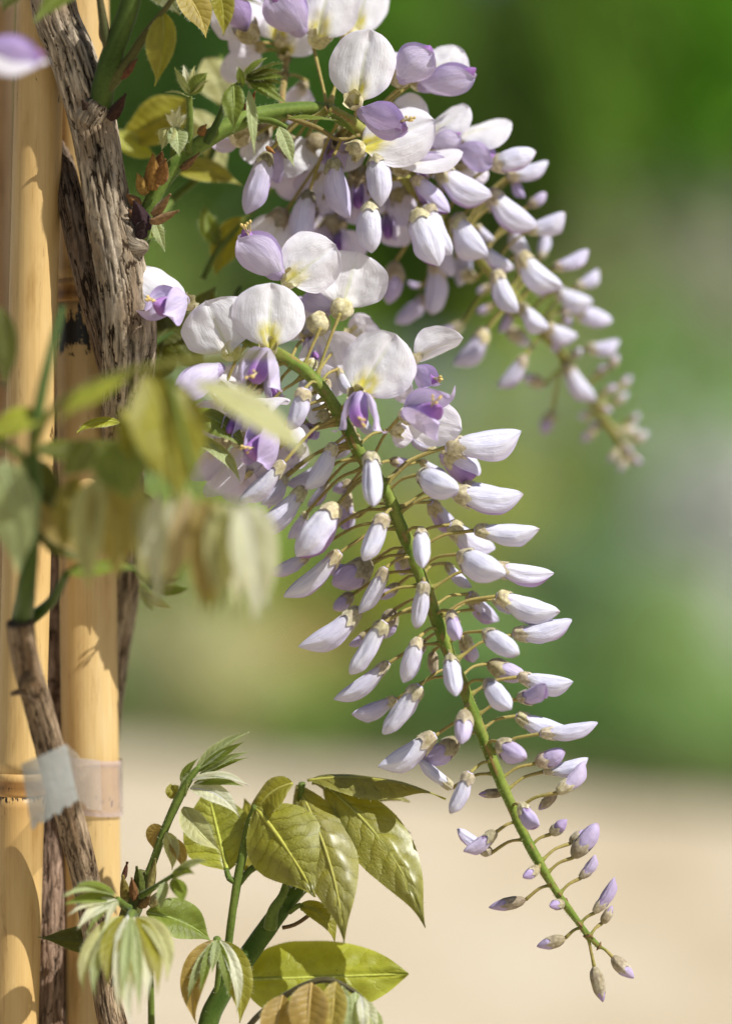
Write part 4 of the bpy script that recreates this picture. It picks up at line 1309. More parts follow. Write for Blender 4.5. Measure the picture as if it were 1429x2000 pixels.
u((1010, 496), (1096, 566), 'bud', .06, d=-.6, fat=1.0)
u((1082, 568), (1158, 588), 'bud', .05, d=-.4, fat=1.1)
u((1126, 560), (1168, 526), 'bud', .2, d=0, fat=1.0)
u((966, 528), (1012, 612), 'bud', .04, d=-1.0, fat=1.05)
u((1014, 596), (1072, 642), 'bud', .05, d=-.8, fat=1.1)
u((1066, 638), (1126, 660), 'bud', .05, d=-.7, fat=1.3)
u((1120, 608), (1193, 630), 'fat', .22, d=-.2, fat=.9)
u((1145, 682), (1210, 668), 'bud', .25, d=-.2, fat=1.1)
u((1105, 712), (1162, 784), 'bud', .12, d=-.6, fat=.95)
u((1026, 696), (970, 756), 'bud', .2, d=-.6, fat=.9)
u((950, 644), (888, 716), 'bud', .35, d=.2, fat=.95)
u((990, 640), (1034, 676), 'pale', .1, d=.3)
u((1064, 752), (1018, 732), 'pale', .1, d=.3)
u((1078, 802), (1062, 850), 'tiny', .15, d=.2, Rp=P(1100, 700, 8.7))
u((966, 598), (930, 610), 'young', .25, d=.8)
u((930, 545), (886, 526), 'pale', .1, d=.8)
u((772, 510), (762, 594), 'young', .5, d=1.2)
u((856, 512), (838, 614), 'slim', .35, d=.2, fat=1.2)
u((835, 580), (776, 634), 'slim', .5, d=1.4)
u((826, 560), (796, 550), 'young', .4, d=1.4)
u((905, 632), (838, 660), 'young', .7, d=2.2)
for q in [(1174, 724, 1150, 770), (1200, 707, 1165, 752), (1221, 745, 1180, 800), (1183, 799, 1160, 790), (1204, 845, 1190, 838), (1237, 816, 1196, 842), (1221, 875, 1208, 862),
          (1145, 812, 1166, 806), (1248, 854, 1215, 872), (1238, 896, 1224, 888), (1196, 890, 1212, 872), (1120, 690, 1105, 705), (1150, 850, 1180, 826), (1210, 780, 1178, 806),
          (1228, 840, 1200, 850), (1190, 760, 1160, 780), (1166, 830, 1185, 825), (1212, 905, 1222, 886)]:
    dx, dy = q[0]-q[2], q[1]-q[3]; l_ = math.hypot(dx, dy) or 1.0; dx, dy = dx/l_, dy/l_
    u((q[0] - dx*16, q[1] - dy*16), (q[0] + dx*random.uniform(12, 22), q[1] + dy*random.uniform(12, 22)), random.choice(['pale', 'pale', 'tiny']), random.uniform(.0, .2), d=random.uniform(-1.2, 1.2), fat=.95)

# ================================================================== TOPMOST CLUSTER
TP = [(548, 214, 1.0, 7), (556, 150, 2.6, 6.5), (566, 80, 3.6, 6), (590, 10, 4.0, 6), (600, -70, 4.2, 6)]
rt, at_ = raceme('cluster of white and purple open flowers cut off by the top edge', None, TP, None, ((.22, .17, .06), (.34, .27, .09)))
flower(rt, at_, (612, 92, 2.2), [dict(base=(618, 82, 2.1), top=(650, -60, 1.9), width=140, nrm=(0, -1, .2), fold=.3, yellow=1.0)],
       dict(base=(596, 66, 2.0), tip=(520, -20, 1.2), hint=(.3, -.6, 1), scale=1.1, spread=.3, lv=.45, stamens=False), seed=31, calr=22, Rp=P(641, 214, 1.0), sag=0)
flower(rt, at_, (495, 84, 2.4), [dict(base=(490, 74, 2.3), top=(440, -10, 2.2), width=110, nrm=(0, -1, .2), lv=.1)],
       dict(base=(484, 60, 2.1), tip=(440, -10, 1.4), hint=(.4, -.6, 1), scale=1.0, spread=.3, lv=.8, stamens=False), seed=32, calr=24, dark=.3)
flower(rt, at_, (540, 90, 2.8), [dict(base=(545, 84, 2.8), top=(540, -30, 2.8), width=120, nrm=(0, -1, .2)), ], None, seed=33, calr=12)
flower(rt, at_, (700, 60, 3.2), [dict(base=(690, 70, 3.2), top=(732, -60, 3.2), width=96, nrm=(.1, -1, .2), curl=.3)], None, seed=34, calr=20, Rp=P(641, 214, 1.0))
flower(rt, at_, (500, 100, 3.4), [dict(base=(505, 96, 3.4), top=(452, 60, 3.0), width=70, nrm=(-.2, -1, .4), lv=.25),
                                 ], None, seed=35, calr=12, dark=.2)
flower(rt, at_, (560, 118, 3.4), [dict(base=(556, 110, 3.3), top=(590, 40, 3.0), width=90, nrm=(-.2, -1, .4), lv=.05)], None, seed=36, calr=12)
flower(rt, at_, (498, 150, 3.8), [dict(base=(490, 156, 3.8), top=(452, 100, 3.6), width=90, nrm=(-.2, -1, .4), lv=.25)], None, seed=37, calr=12, dark=.3)
flower(rt, at_, (600, 160, 3.6), [dict(base=(596, 164, 3.6), top=(560, 240, 3.8), width=70, nrm=(-.2, -1, .4), lv=.4)], None, seed=38, calr=12, dark=.5)

# shaded flowers hanging under the upper shoot
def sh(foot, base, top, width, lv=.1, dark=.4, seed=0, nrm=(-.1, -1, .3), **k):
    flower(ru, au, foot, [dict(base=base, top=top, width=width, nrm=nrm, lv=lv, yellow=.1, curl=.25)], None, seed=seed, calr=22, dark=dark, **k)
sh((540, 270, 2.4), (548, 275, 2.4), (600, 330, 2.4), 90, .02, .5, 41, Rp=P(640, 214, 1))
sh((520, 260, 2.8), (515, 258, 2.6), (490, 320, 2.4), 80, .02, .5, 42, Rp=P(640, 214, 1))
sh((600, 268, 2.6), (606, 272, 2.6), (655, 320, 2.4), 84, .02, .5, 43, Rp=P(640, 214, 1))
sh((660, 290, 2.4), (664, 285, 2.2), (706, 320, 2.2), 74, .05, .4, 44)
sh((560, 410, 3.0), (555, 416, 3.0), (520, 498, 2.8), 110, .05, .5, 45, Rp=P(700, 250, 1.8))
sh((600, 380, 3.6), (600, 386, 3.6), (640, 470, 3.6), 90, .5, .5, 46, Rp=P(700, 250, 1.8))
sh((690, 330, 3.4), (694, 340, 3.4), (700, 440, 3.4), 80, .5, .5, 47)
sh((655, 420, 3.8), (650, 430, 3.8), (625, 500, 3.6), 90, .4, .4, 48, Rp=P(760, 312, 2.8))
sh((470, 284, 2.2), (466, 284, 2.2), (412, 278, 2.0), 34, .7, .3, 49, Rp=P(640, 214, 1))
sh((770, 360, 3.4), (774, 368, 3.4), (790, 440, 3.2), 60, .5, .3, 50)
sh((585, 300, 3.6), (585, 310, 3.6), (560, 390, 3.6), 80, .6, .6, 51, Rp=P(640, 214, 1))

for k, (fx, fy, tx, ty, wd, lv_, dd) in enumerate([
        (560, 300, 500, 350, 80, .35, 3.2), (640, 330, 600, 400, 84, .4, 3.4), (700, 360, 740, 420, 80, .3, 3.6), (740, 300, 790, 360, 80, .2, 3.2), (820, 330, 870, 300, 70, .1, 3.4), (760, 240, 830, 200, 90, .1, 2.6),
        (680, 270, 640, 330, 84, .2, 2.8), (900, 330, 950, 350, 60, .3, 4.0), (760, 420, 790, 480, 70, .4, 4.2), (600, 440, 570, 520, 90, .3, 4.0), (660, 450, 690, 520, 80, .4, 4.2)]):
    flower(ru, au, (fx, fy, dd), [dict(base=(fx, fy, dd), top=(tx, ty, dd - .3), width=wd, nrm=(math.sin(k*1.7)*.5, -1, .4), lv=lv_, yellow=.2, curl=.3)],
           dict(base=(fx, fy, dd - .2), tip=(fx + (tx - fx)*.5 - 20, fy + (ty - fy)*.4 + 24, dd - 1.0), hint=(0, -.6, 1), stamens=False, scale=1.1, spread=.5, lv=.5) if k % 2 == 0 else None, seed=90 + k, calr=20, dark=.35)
for bb in [((884, 360), (930, 400), 'bud', .1, .4), ((930, 440), (965, 470), 'bud', .15, .6), ((1000, 440), (1030, 500), 'bud', .1, .5), ((1040, 540), (1060, 580), 'young', .1, .5), ((1100, 600), (1110, 640), 'young', .15, .5), ((860, 450), (880, 540), 'slim', .3, 1.0),
           ((960, 400), (1000, 395), 'bud', .12, .5), ((1080, 640), (1085, 690), 'young', .15, .6), ((1000, 600), (975, 650), 'young', .3, 1.0), ((900, 480), (900, 560), 'bud', .3, 1.2), ((960, 560), (930, 570), 'pale', .2, 1.0)]:
    u(bb[0], bb[1], bb[2], bb[3], d=bb[4])

# flower of another cluster, close to the lens at the left edge
RL = [(-220, -80, -6, 12), (-190, 0, -8, 11), (-160, 80, -9, 10), (-140, 160, -9, 9)]
rl, al = raceme('blurred white and purple flower reaching in at the left edge', None, RL)
flower(rl, al, (-70, 88, -9), [dict(base=(-60, 84, -9), top=(94, 92, -9.2), width=110, nrm=(0, -.5, 1), curl=.5, bend=.3, yellow=.1)],
       dict(base=(-50, 96, -9), tip=(88, 118, -9.2), hint=(0, -.3, 1), scale=.75, spread=.3, lv=.8, stamens=False), seed=61, calr=24)

# ================================================================== LEAVES AND SHOOTS
LW = [(0, .05), (.05, .32), (.14, .66), (.27, .93), (.38, 1.0), (.52, .93), (.66, .72), (.77, .47), (.86, .24), (.92, .12), (.97, .05), (1, .008)]
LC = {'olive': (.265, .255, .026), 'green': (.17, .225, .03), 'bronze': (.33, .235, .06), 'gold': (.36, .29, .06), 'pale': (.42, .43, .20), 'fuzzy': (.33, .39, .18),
      'white': (.58, .60, .45), 'dark': (.10, .115, .014), 'lime': (.33, .36, .035)}

def leaflet(th, base, tip, width, col='olive', nrm=(0, -1, .35), sag=(0, 0, 0), fold=.35, curl=.15, hairs=60, seed=0, twist=0, bull=1.0, midrib=True, edge=None, wp=None, mat=None):
    """base, tip: (px, py, depth cm); width px; sag: shift of the middle of the midrib in px, px, cm."""
    R = random.Random(seed + int(base[0]*3 + tip[1]*5 + tip[0]))
    a, c = P(*base), P(*tip)
    m = P((base[0]+tip[0])/2 + sag[0], (base[1]+tip[1])/2 + sag[1], (base[2]+tip[2])/2 + sag[2])
    ctl = m*2 - (a + c)/2
    W = width*K*(a.y + c.y)/2*.5
    L = (c - a).length
    n0 = Vector(nrm)
    nv, nu = 30, 9
    V, F, C, UV = [], [], [], []
    colb = LC[col] if isinstance(col, str) else col
    spine = []
    fs = math.sin(fold); fc = math.cos(fold)
    prof = wp or LW
    for i in range(nv+1):
        v = i/nv
        p = a*(1-v)**2 + ctl*2*v*(1-v) + c*v*v
        t = ((ctl - a)*(1-v) + (c - ctl)*v).normalized()
        n = (n0 - t*n0.dot(t)).normalized()
        if twist: n = Matrix.Rotation(twist*v, 3, t) @ n
        s = t.cross(n)
        spine.append((p, n, t))
        wv = hermite(prof, v)
        for j in range(-nu, nu+1):
            u = j/nu; uw = u*wv; e = abs(uw)
            q = v - .13*abs(u)
            ve = abs(math.sin(8*math.pi*q + 2.4*noise.noise(Vector((u*2, v*4, seed)))))
            off = fs*W*e - curl*W*e*e*1.2
            off += bull*W*.030*(ve**.6)*min(1, abs(u)*5)*(1 - u*u)**1.2
            off += W*.10*noise.noise(Vector((uw*1.6 + seed*1.3, v*3.1, seed))) + W*.06*math.sin(v*8 + seed*2 + (1.5 if u > 0 else 0))*abs(u)**3
            V.append(p + s*uw*W*fc + n*off)
            g = noise.noise(Vector((uw*2 + seed, v*3, 4)))
            cc = tuple(x*(1 + .22*g) for x in colb)
            cc = lerp3(cc, edge or tuple(min(.8, x*1.35 + .05) for x in colb), .55*abs(u)**8)
            cc = lerp3(cc, tuple(min(.7, x*1.25 + .03) for x in colb), .5*math.exp(-(e/.05)**2))
            C.append(cc); UV.append((u*.5+.5, v))
    w_ = 2*nu+1
    for i in range(nv):
        for j in range(w_-1): F.append((i*w_+j, i*w_+j+1, (i+1)*w_+j+1, (i+1)*w_+j))
    # soft hairs along the margin
    for h in range(hairs):
        i = R.randrange(1, nv-1); sd = R.choice((0, w_-1))
        b = V[i*w_ + sd]; p, n, t = spine[i]
        out = (b - p)
        if out.length < 1e-6: continue
        out = out.normalized()
        e = b + (out*.8 + t*R.uniform(.2, 1.1) + n*R.uniform(-.5, .5)).normalized()*R.uniform(.0006, .0014)
        k = len(V); V += [b + t*.00006, b - t*.00006, e]; F.append((k, k+1, k+2)); C += [(.55, .58, .42)]*3; UV += [(.5, .3)]*3
    o = part('leaflet', V, F, mat or M_LEAF, th, C, UV, origin=a)
    if midrib:
        pts = [(*(p - n*.00005), W*.055*(1 - .75*i/nv) + .00012) for i, (p, n, t) in enumerate(spine)]
        mc = tuple(min(.6, x*1.25 + .045) for x in colb)
        V, F, C, UV = tube(pts, 7, lambda i, a_, s: (1, mc))
        part('midrib', V, F, M_STALK, o, C, UV)
    return o

def stem(th, pts, col=((.045, .085, .014), (.10, .15, .03)), name='stem', n=14, hairs=0, seed=0):
    path = stem_path(pts, .0018)
    R = random.Random(seed)
    def fn(i, a, s):
        g = noise.noise(Vector((math.cos(a)*1.3 + seed, math.sin(a)*1.3, s*70)))
        return 1 + .06*noise.noise(Vector((math.cos(a)*2, math.sin(a)*2, s*200 + seed))), lerp3(col[0], col[1], .5 + .8*g)
    V, F, C, UV = tube(path, n, fn)
    for h in range(hairs):
        k = R.randrange(1, len(path)-1); c = Vector(path[k][:3]); t = (Vector(path[k+1][:3]) - c).normalized()
        d = Vector((R.gauss(0, 1), R.gauss(0, 1), R.gauss(0, 1))); d = (d - t*d.dot(t)).normalized()
        i = len(V); bb = c + d*path[k][3]*.9
        V += [bb + t*.00007, bb - t*.00007, c + d*(path[k][3] + R.uniform(.0004, .0013)) + t*.0004]; F.append((i, i+1, i+2)); C += [(.5, .55, .38)]*3; UV += [(0, 0)]*3
    return part(name, V, F, M_STALK, th, C, UV)

def scale(th, base, tip, width, col, nrm=(0, -1, .2), curl=.6, name='bud_scale', seed=0, fold=.5):
    """A dry bract: short, thick at the foot, cupped."""
    a, c = P(*base), P(*tip); x = c - a; L = x.length; x /= L
    n = Vector(nrm); n = (n - x*n.dot(x)).normalized(); s = x.cross(n); W = width*K*a.y*.5
    V, F, C = [], [], []
    nv, nu = 12, 6
    for i in range(nv+1):
        v = i/nv; wv = hermite([(0, .55), (.25, 1), (.6, .75), (.85, .35), (1, .03)], v)
        for j in range(-nu, nu+1):
            u = j/nu
            off = -curl*W*u*u*wv + L*.18*v*v + W*.16*noise.noise(Vector((u*2 + seed, v*4, seed)))
            V.append(a + x*L*v + s*u*wv*W*.8 + n*off)
            C.append(lerp3(col, tuple(y*.45 for y in col), max(0, noise.noise(Vector((u*3, v*6, seed + 4))))*1.2))
    w_ = 2*nu+1
    for i in range(nv):
        for j in range(w_-1): F.append((i*w_+j, i*w_+j+1, (i+1)*w_+j+1, (i+1)*w_+j))
    o = part(name, V, F, M_SCALE, th, C)
    md = o.modifiers.new('thick', 'SOLIDIFY'); md.thickness = .0005
    return o

def shoot(label, at, cat='leafy shoot', name='leafy_shoot', group=None):
    return empty(name, P(*at), label, cat, group)

GS = ((.08, .13, .018), (.16, .21, .04))
DGS = ((.035, .07, .010), (.075, .12, .022))
BRN = ((.10, .06, .025), (.20, .12, .05))

# ---------------------------------------------------------------- shoot at the top left
t = shoot('thick dark green shoot leaving the woody stem at the upper left', (196, 214, -.5))
stem(t, [(196, 214, -.5, 23), (205, 160, -.9, 23), (220, 105, -1.2, 22), (248, 30, -1.6, 20), (275, -70, -2, 19)], DGS, seed=1)
stem(t, [(205, 178, -.9, 14), (235, 140, -1.1, 13), (256, 112, -1.2, 10), (285, 66, -1.4, 8), (318, 24, -1.6, 6), (350, -20, -1.8, 5)], ((.07, .085, .02), (.12, .11, .035)), 'petiole', seed=2)
stem(t, [(212, 100, -1.3, 9), (205, 60, -1.5, 10), (196, 0, -1.7, 7), (190, -40, -1.8, 6)], ((.05, .07, .02), (.11, .09, .04)), 'petiole', seed=3)
scale(t, (210, 232, -.9), (250, 184, -1.2), 34, (.06, .03, .02), seed=1)
scale(t, (184, 226, -.9), (160, 196, -1.1), 34, (.05, .03, .02), seed=2)
scale(t, (232, 152, -1.2), (272, 116, -1.5), 24, (.16, .07, .035), seed=3)
scale(t, (205, 84, -1.5), (198, 22, -1.6), 26, (.20, .10, .04), seed=4)
leaflet(t, (318, 26, -1.6), (302, 168, -1.4), 72, 'olive', (-.25, -1, .25), (8, 0, -.3), .55, .1, seed=1)
leaflet(t, (345, -30, .6), (402, 74, .4), 70, 'gold', (.2, -1, .3), (10, -4, 0), .4, seed=2)
leaflet(t, (420, -40, 1.0), (436, 70, 1.4), 56, 'olive', (.4, -1, .3), (6, 0, 0), .5, seed=3)
leaflet(t, (372, -24, -3.2), (512, 10, -3.4), 44, 'lime', (0, -.7, 1), (0, -6, 0), .3, seed=4)
leaflet(t, (190, -46, -5.5), (66, 46, -6), 62, 'green', (.2, -.8, .7), (-6, -10, 0), .3, seed=5)
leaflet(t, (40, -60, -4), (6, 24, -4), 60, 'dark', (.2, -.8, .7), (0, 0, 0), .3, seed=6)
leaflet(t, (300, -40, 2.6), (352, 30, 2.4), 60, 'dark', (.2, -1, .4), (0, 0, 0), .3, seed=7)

for k, (b_, t_, w_) in enumerate([((430, -260, -3.5), (470, -90, -3.5), 80), ((520, -200, -4), (560, -40, -4), 80), ((380, -420, -3), (420, -280, -3), 90), ((330, -330, -2.4), (350, -170, -2.4), 80)]):  # unseen leaflets above the frame, added to throw shade on the canes
    leaflet(t, b_, t_, w_, 'olive', (.4, -.6, .7), (10, 0, 0), .3, seed=k + 300)
stem(t, [(275, -70, -2, 12), (330, -180, -2.6, 9), (400, -300, -3.4, 7), (520, -210, -4, 5)], GS, 'petiole', seed=13)
# ---------------------------------------------------------------- shoot that carries the upper racemes
t = shoot('green flowering shoot with brown bud scales, carrying the upper racemes', (272, 470, .3))
stem(t, [(262, 490, .3, 20), (280, 442, .2, 18), (308, 372, 0, 17), (352, 312, -.1, 17), (420, 262, 0, 17), (470, 236, .3, 18), (530, 220, .7, 16), (600, 212, 1.0, 14), (655, 216, 1.05, 12)], ((.07, .13, .018), (.19, .26, .05)), seed=5, hairs=160)
stem(t, [(368, 300, -.3, 8), (371, 250, -.6, 7), (370, 188, -.9, 6)], GS, 'petiole', seed=6, hairs=40)
stem(t, [(404, 278, -.3, 8), (425, 238, -.7, 7), (446, 190, -1.0, 6), (470, 160, -1.1, 6)], DGS, 'petiole', seed=7)
stem(t, [(335, 328, 0, 6), (338, 300, -.2, 6), (340, 280, -.3, 5)], GS, 'petiole', seed=8)
stem(t, [(480, 232, .0, 6), (530, 236, -.2, 6), (560, 250, -.3, 5)], GS, 'petiole', seed=9)
stem(t, [(560, 228, .6, 5), (620, 250, .6, 5), (660, 272, .8, 4), (702, 264, 1.2, 4)], ((.16, .13, .04), (.26, .2, .07)), 'petiole', seed=10)
for k, (b_, t_, w_, c_) in enumerate([((286, 452, -.5), (262, 392, -.7), 50, (.055, .03, .035)), ((276, 400, -.3), (246, 380, -.5), 30, (.30, .16, .06)), ((296, 372, -.6), (300, 300, -.9), 44, (.36, .20, .05)),
                                    ((308, 360, -.7), (326, 310, -1.0), 36, (.30, .15, .045)), ((286, 380, -.5), (268, 338, -.8), 34, (.38, .24, .06)), ((296, 420, -.6), (336, 380, -.9), 26, (.36, .22, .10)),
                                    ((292, 432, -.7), (352, 414, -.9), 26, (.33, .20, .09)), ((276, 428, -.3), (250, 410, -.5), 28, (.22, .12, .06)), ((304, 330, -.6), (318, 296, -.8), 30, (.24, .12, .04)),
                                    ((352, 330, -.4), (392, 300, -.6), 20, (.24, .14, .06)), ((268, 466, -.5), (280, 430, -.7), 40, (.05, .03, .03)), ((386, 262, -.5), (404, 244, -.7), 26, (.30, .16, .05)),
                                    ((478, 215, .2), (500, 180, .0), 22, (.30, .12, .04)), ((520, 285, .4), (536, 300, .2), 14, (.42, .2, .06))]):
    scale(t, b_, t_, w_, c_, seed=k + 10)
for k, (b_, t_, w_, c_, n_) in enumerate([
        ((370, 190, -1), (322, 180, -1.4), 20, 'fuzzy', (0, -.6, 1)), ((370, 186, -1), (340, 132, -1.2), 17, 'fuzzy', (-.3, -1, .3)), ((370, 184, -1), (406, 142, -1.3), 36, 'green', (.2, -1, .3)),
        ((369, 182, -1), (358, 126, -.9), 15, 'white', (0, -1, .2)), ((372, 182, -1), (380, 128, -1), 15, 'pale', (0, -1, .2)), ((372, 186, -1), (410, 158, -1.6), 20, 'pale', (.2, -1, .8)),
        ((336, 248, -.5), (316, 292, -.7), 42, 'pale', (-.3, -1, .2)), ((344, 248, -.5), (350, 306, -.8), 46, 'fuzzy', (.2, -1, .2)), ((342, 250, -.5), (322, 222, -.8), 12, 'white', (0, -1, .3)),
        ((342, 248, -.5), (336, 212, -.7), 12, 'white', (0, -1, .3)), ((344, 248, -.5), (352, 206, -.8), 12, 'white', (0, -1, .3)), ((346, 250, -.5), (366, 222, -.8), 14, 'white', (.2, -1, .3)),
        ((456, 164, -1.1), (458, 256, -1.5), 50, 'green', (-.2, -1, .2)), ((486, 176, -1.1), (497, 302, -1.3), 27, 'fuzzy', (.6, -.8, .1)), ((474, 170, -1.1), (466, 130, -1.3), 20, 'green', (-.2, -1, .2)),
        ((478, 150, -1.1), (556, 122, -1.6), 22, 'dark', (0, -.7, 1)), ((478, 152, -1.1), (558, 138, -1.8), 20, 'dark', (0, -.9, .6)), ((478, 154, -1.1), (558, 152, -1.9), 20, 'green', (0, -1, .5)),
        ((480, 156, -1.1), (556, 164, -1.8), 20, 'dark', (0, -1, .4)), ((482, 158, -1.1), (548, 178, -1.6), 22, 'green', (0, -1, .3)), ((484, 160, -1.1), (562, 204, -1.4), 26, 'green', (0, -1, .3)),
        ((474, 150, -1.1), (522, 112, -1.2), 22, 'green', (0, -.8, .8)),
        ((545, 248, -.4), (574, 326, -.6), 34, 'fuzzy', (.2, -1, .3)), ((560, 232, .3), (660, 236, .0), 22, 'green', (0, -.7, 1)), ((640, 222, .6), (700, 270, .4), 20, 'green', (.2, -.9, .6)),
        ((300, 430, 0), (322, 492, -.2), 26, 'fuzzy', (0, -1, .3)), ((296, 460, .3), (322, 446, .2), 20, 'pale', (0, -1, .3))]):
    leaflet(t, b_, t_, w_, c_, n_, (0, -3, -.1), .45, .2, 30, seed=k + 30, midrib=(w_ > 24), bull=.6)

# ---------------------------------------------------------------- leaves behind
t = shoot('out of focus olive compound leaf behind the upper flowering shoot', (400, 400, 5), 'compound leaf', 'compound_leaf')
stem(t, [(270, 500, 2, 8), (330, 400, 4, 7), (400, 330, 5, 7), (440, 210, 5.5, 6), (430, 110, 6, 5)], GS, 'rachis', seed=21)
leaflet(t, (372, 196, 4.5), (228, 268, 4.8), 104, 'olive', (-.1, -1, .3), (-4, 14, 0), .25, seed=71)
leaflet(t, (222, 256, 4.4), (310, 310, 4.6), 46, 'lime', (-.1, -1, .5), (0, 6, 0), .25, seed=72)
leaflet(t, (398, 116, 5.4), (438, 216, 5.6), 84, 'pale', (.1, -1, .4), (8, 0, 0), .25, seed=73)
leaflet(t, (335, 330, 4.0), (472, 362, 4.4), 78, 'olive', (0, -.8, .8), (0, -12, 0), .2, seed=74)
leaflet(t, (372, 215, 5.4), (440, 340, 5.6), 70, 'pale', (.2, -1, .3), (8, 0, 0), .25, seed=75)
t = shoot('small out of focus olive leaf pair behind the open white flowers', (440, 500, 4.5), 'compound leaf', 'compound_leaf')
stem(t, [(396, 545, 4, 6), (425, 490, 4.2, 6), (470, 440, 4.5, 5), (560, 330, 4.4, 5)], GS, 'rachis', seed=22)
leaflet(t, (478, 425, 4.5), (420, 540, 4.6), 70, 'olive', (-.2, -1, .3), (-8, 0, 0), .3, seed=76)
leaflet(t, (430, 480, 4.4), (400, 400, 4.8), 40, 'green', (-.2, -1, .3), (-8, 0, 0), .3, seed=77)
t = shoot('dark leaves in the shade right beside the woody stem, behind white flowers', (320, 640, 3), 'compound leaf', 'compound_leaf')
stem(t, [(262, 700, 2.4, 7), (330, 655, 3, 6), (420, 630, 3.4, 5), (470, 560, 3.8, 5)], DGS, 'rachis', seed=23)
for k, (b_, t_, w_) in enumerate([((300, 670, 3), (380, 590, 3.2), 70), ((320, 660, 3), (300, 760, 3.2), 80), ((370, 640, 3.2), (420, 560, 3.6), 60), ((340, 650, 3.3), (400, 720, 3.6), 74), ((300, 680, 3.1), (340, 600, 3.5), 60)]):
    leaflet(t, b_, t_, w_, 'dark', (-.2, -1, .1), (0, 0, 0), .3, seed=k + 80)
t = shoot('sharp dark green leaf pair with pale margins left of the raceme', (366, 806, -.4), 'compound leaf', 'compound_leaf')
stem(t, [(236, 830, .6, 6), (300, 800, .2, 5), (366, 804, -.4, 5), (376, 850, -.4, 4)], GS, 'rachis', seed=24)
leaflet(t, (366, 804, -.4), (478, 884, -.8), 66, 'green', (.1, -.8, .9), (14, -14, -.2), .2, .3, seed=91, bull=1.2)
leaflet(t, (376, 850, -.4), (469, 940, -.9), 40, 'fuzzy', (.5, -.8, .5), (10, -8, -.2), .4, .3, seed=92)
leaflet(t, (236, 826, .3), (150, 846, .2), 40, 'lime', (0, -.7, 1), (-6, -12, 0), .2, .3, seed=93)
leaflet(t, (244, 812, .3), (270, 880, .0), 46, 'green', (.2, -1, .2), (6, 0, 0), .3, .3, seed=94)
leaflet(t, (256, 960, .6), (312, 1060, .2), 60, 'dark', (.2, -1, .2), (6, 0, 0), .3, .3, seed=95)

# small curled shoot behind, beside the cane
t = shoot('tiny green curled shoot tip beside the cane below the blurred leaves', (262, 1130, 3.5))
stem(t, [(236, 1095, 4, 5), (270, 1120, 3.6, 5), (300, 1150, 3.4, 4)], GS, seed=25)
for k, (b_, t_, w_, c_) in enumerate([((270, 1150, 3.4), (338, 1190, 3.2), 24, 'pale'), ((280, 1130, 3.4), (350, 1130, 3.2), 28, 'green'), ((300, 1150, 3.4), (372, 1150, 3.6), 26, 'green'), ((276, 1140, 3.4), (300, 1196, 3.4), 22, 'fuzzy'),
                                   ((470, 985, 3.4), (500, 1015, 3.2), 20, 'fuzzy'), ((300, 1140, 3.4), (345, 1100, 3.6), 24, 'dark')][:4] + [((300, 1140, 3.4), (345, 1100, 3.6), 24, 'dark')]):
    leaflet(t, b_, t_, w_, c_, (0, -1, .4), (0, 4, 0), .4, .2, 30, seed=k + 100, midrib=False)

# ---------------------------------------------------------------- blurred leaves close to the lens
t = shoot('blurred dark green shoot close to the lens in front of the canes', (45, 1215, -2.9))
stem(t, [(42, 1225, -2.9, 22), (52, 1150, -5.79, 19), (62, 1060, -6.83, 16), (66, 960, -8.34, 14), (68, 850, -9.1, 13), (92, 720, -8.73, 10), (122, 600, -7.59, 6)], DGS, seed=31)
stem(t, [(52, 1215, -3.04, 14), (100, 1175, -3.96, 10), (130, 1120, -6.07, 8)], DGS, 'petiole', seed=32)
stem(t, [(66, 920, -8.34, 9), (30, 880, -9.1, 8), (-30, 850, -9.1, 7)], GS, 'petiole', seed=33)
leaflet(t, (66, 880, -7.97), (345, 900, -6.83), 131, 'dark', (0, -.5, 1), (0, -6, 0), .12, .1, 20, seed=111)
leaflet(t, (4, 900, -9.1), (34, 1120, -9.1), 109, 'fuzzy', (-.2, -1, .2), (12, 0, 0), .3, .1, 20, seed=112)
leaflet(t, (80, 960, -7.59), (160, 1090, -6.83), 98, (.34, .27, .09), (.1, -1, .2), (8, 0, 0), .3, .1, 20, seed=113)
leaflet(t, (66, 1040, -6.83), (180, 1100, -5.9), 76, 'dark', (.1, -.8, .6), (0, -6, 0), .3, .1, 20, seed=114)
leaflet(t, (-20, 850, -9.1), (110, 812, -9.1), 76, 'lime', (0, -.8, .8), (0, -10, 0), .2, .1, 20, seed=115)
leaflet(t, (0, 600, -7.59), (10, 760, -7.59), 54, 'dark', (0, -1, .4), (6, 0, 0), .3, .1, 20, seed=116)
leaflet(t, (130, 1120, -6.07), (270, 1110, -5.9), 54, 'green', (0, -.7, 1), (0, -6, 0), .2, .1, 20, seed=117)
t = shoot('big blurred compound leaf hanging close to the lens across the woody stem', (60, 800, -9.86), 'compound leaf', 'compound_leaf')
stem(t, [(66, 880, -9.26, 8), (100, 805, -9.71, 8), (180, 752, -10.24, 8), (270, 722, -10.62, 8), (380, 704, -10.85, 7), (480, 694, -10.62, 6), (560, 690, -10.31, 5)], ((.16, .17, .03), (.26, .25, .06)), 'rachis', seed=34)
leaflet(t, (286, 728, -10.62), (350, 980, -10.62), 164, 'olive', (.35, -1, .2), (12, 0, 0), .35, .1, 20, seed=121)
leaflet(t, (380, 750, -10.62), (610, 905, -10.31), 82, 'pale', (.2, -.8, .8), (14, -12, 0), .3, .1, 20, seed=122)
leaflet(t, (250, 740, -10.62), (110, 830, -10.62), 65, 'lime', (-.1, -.7, .9), (0, -16, 0), .2, .1, 20, seed=123)
leaflet(t, (230, 860, -9.86), (250, 980, -9.86), 120, 'green', (-.2, -1, .1), (0, 0, 0), .3, .1, 20, seed=124)
stem(t, [(330, 730, -10.62, 6), (360, 860, -11.0, 6), (400, 960, -11.23, 5), (480, 985, -11.23, 4)], GS, 'petiole', seed=35)
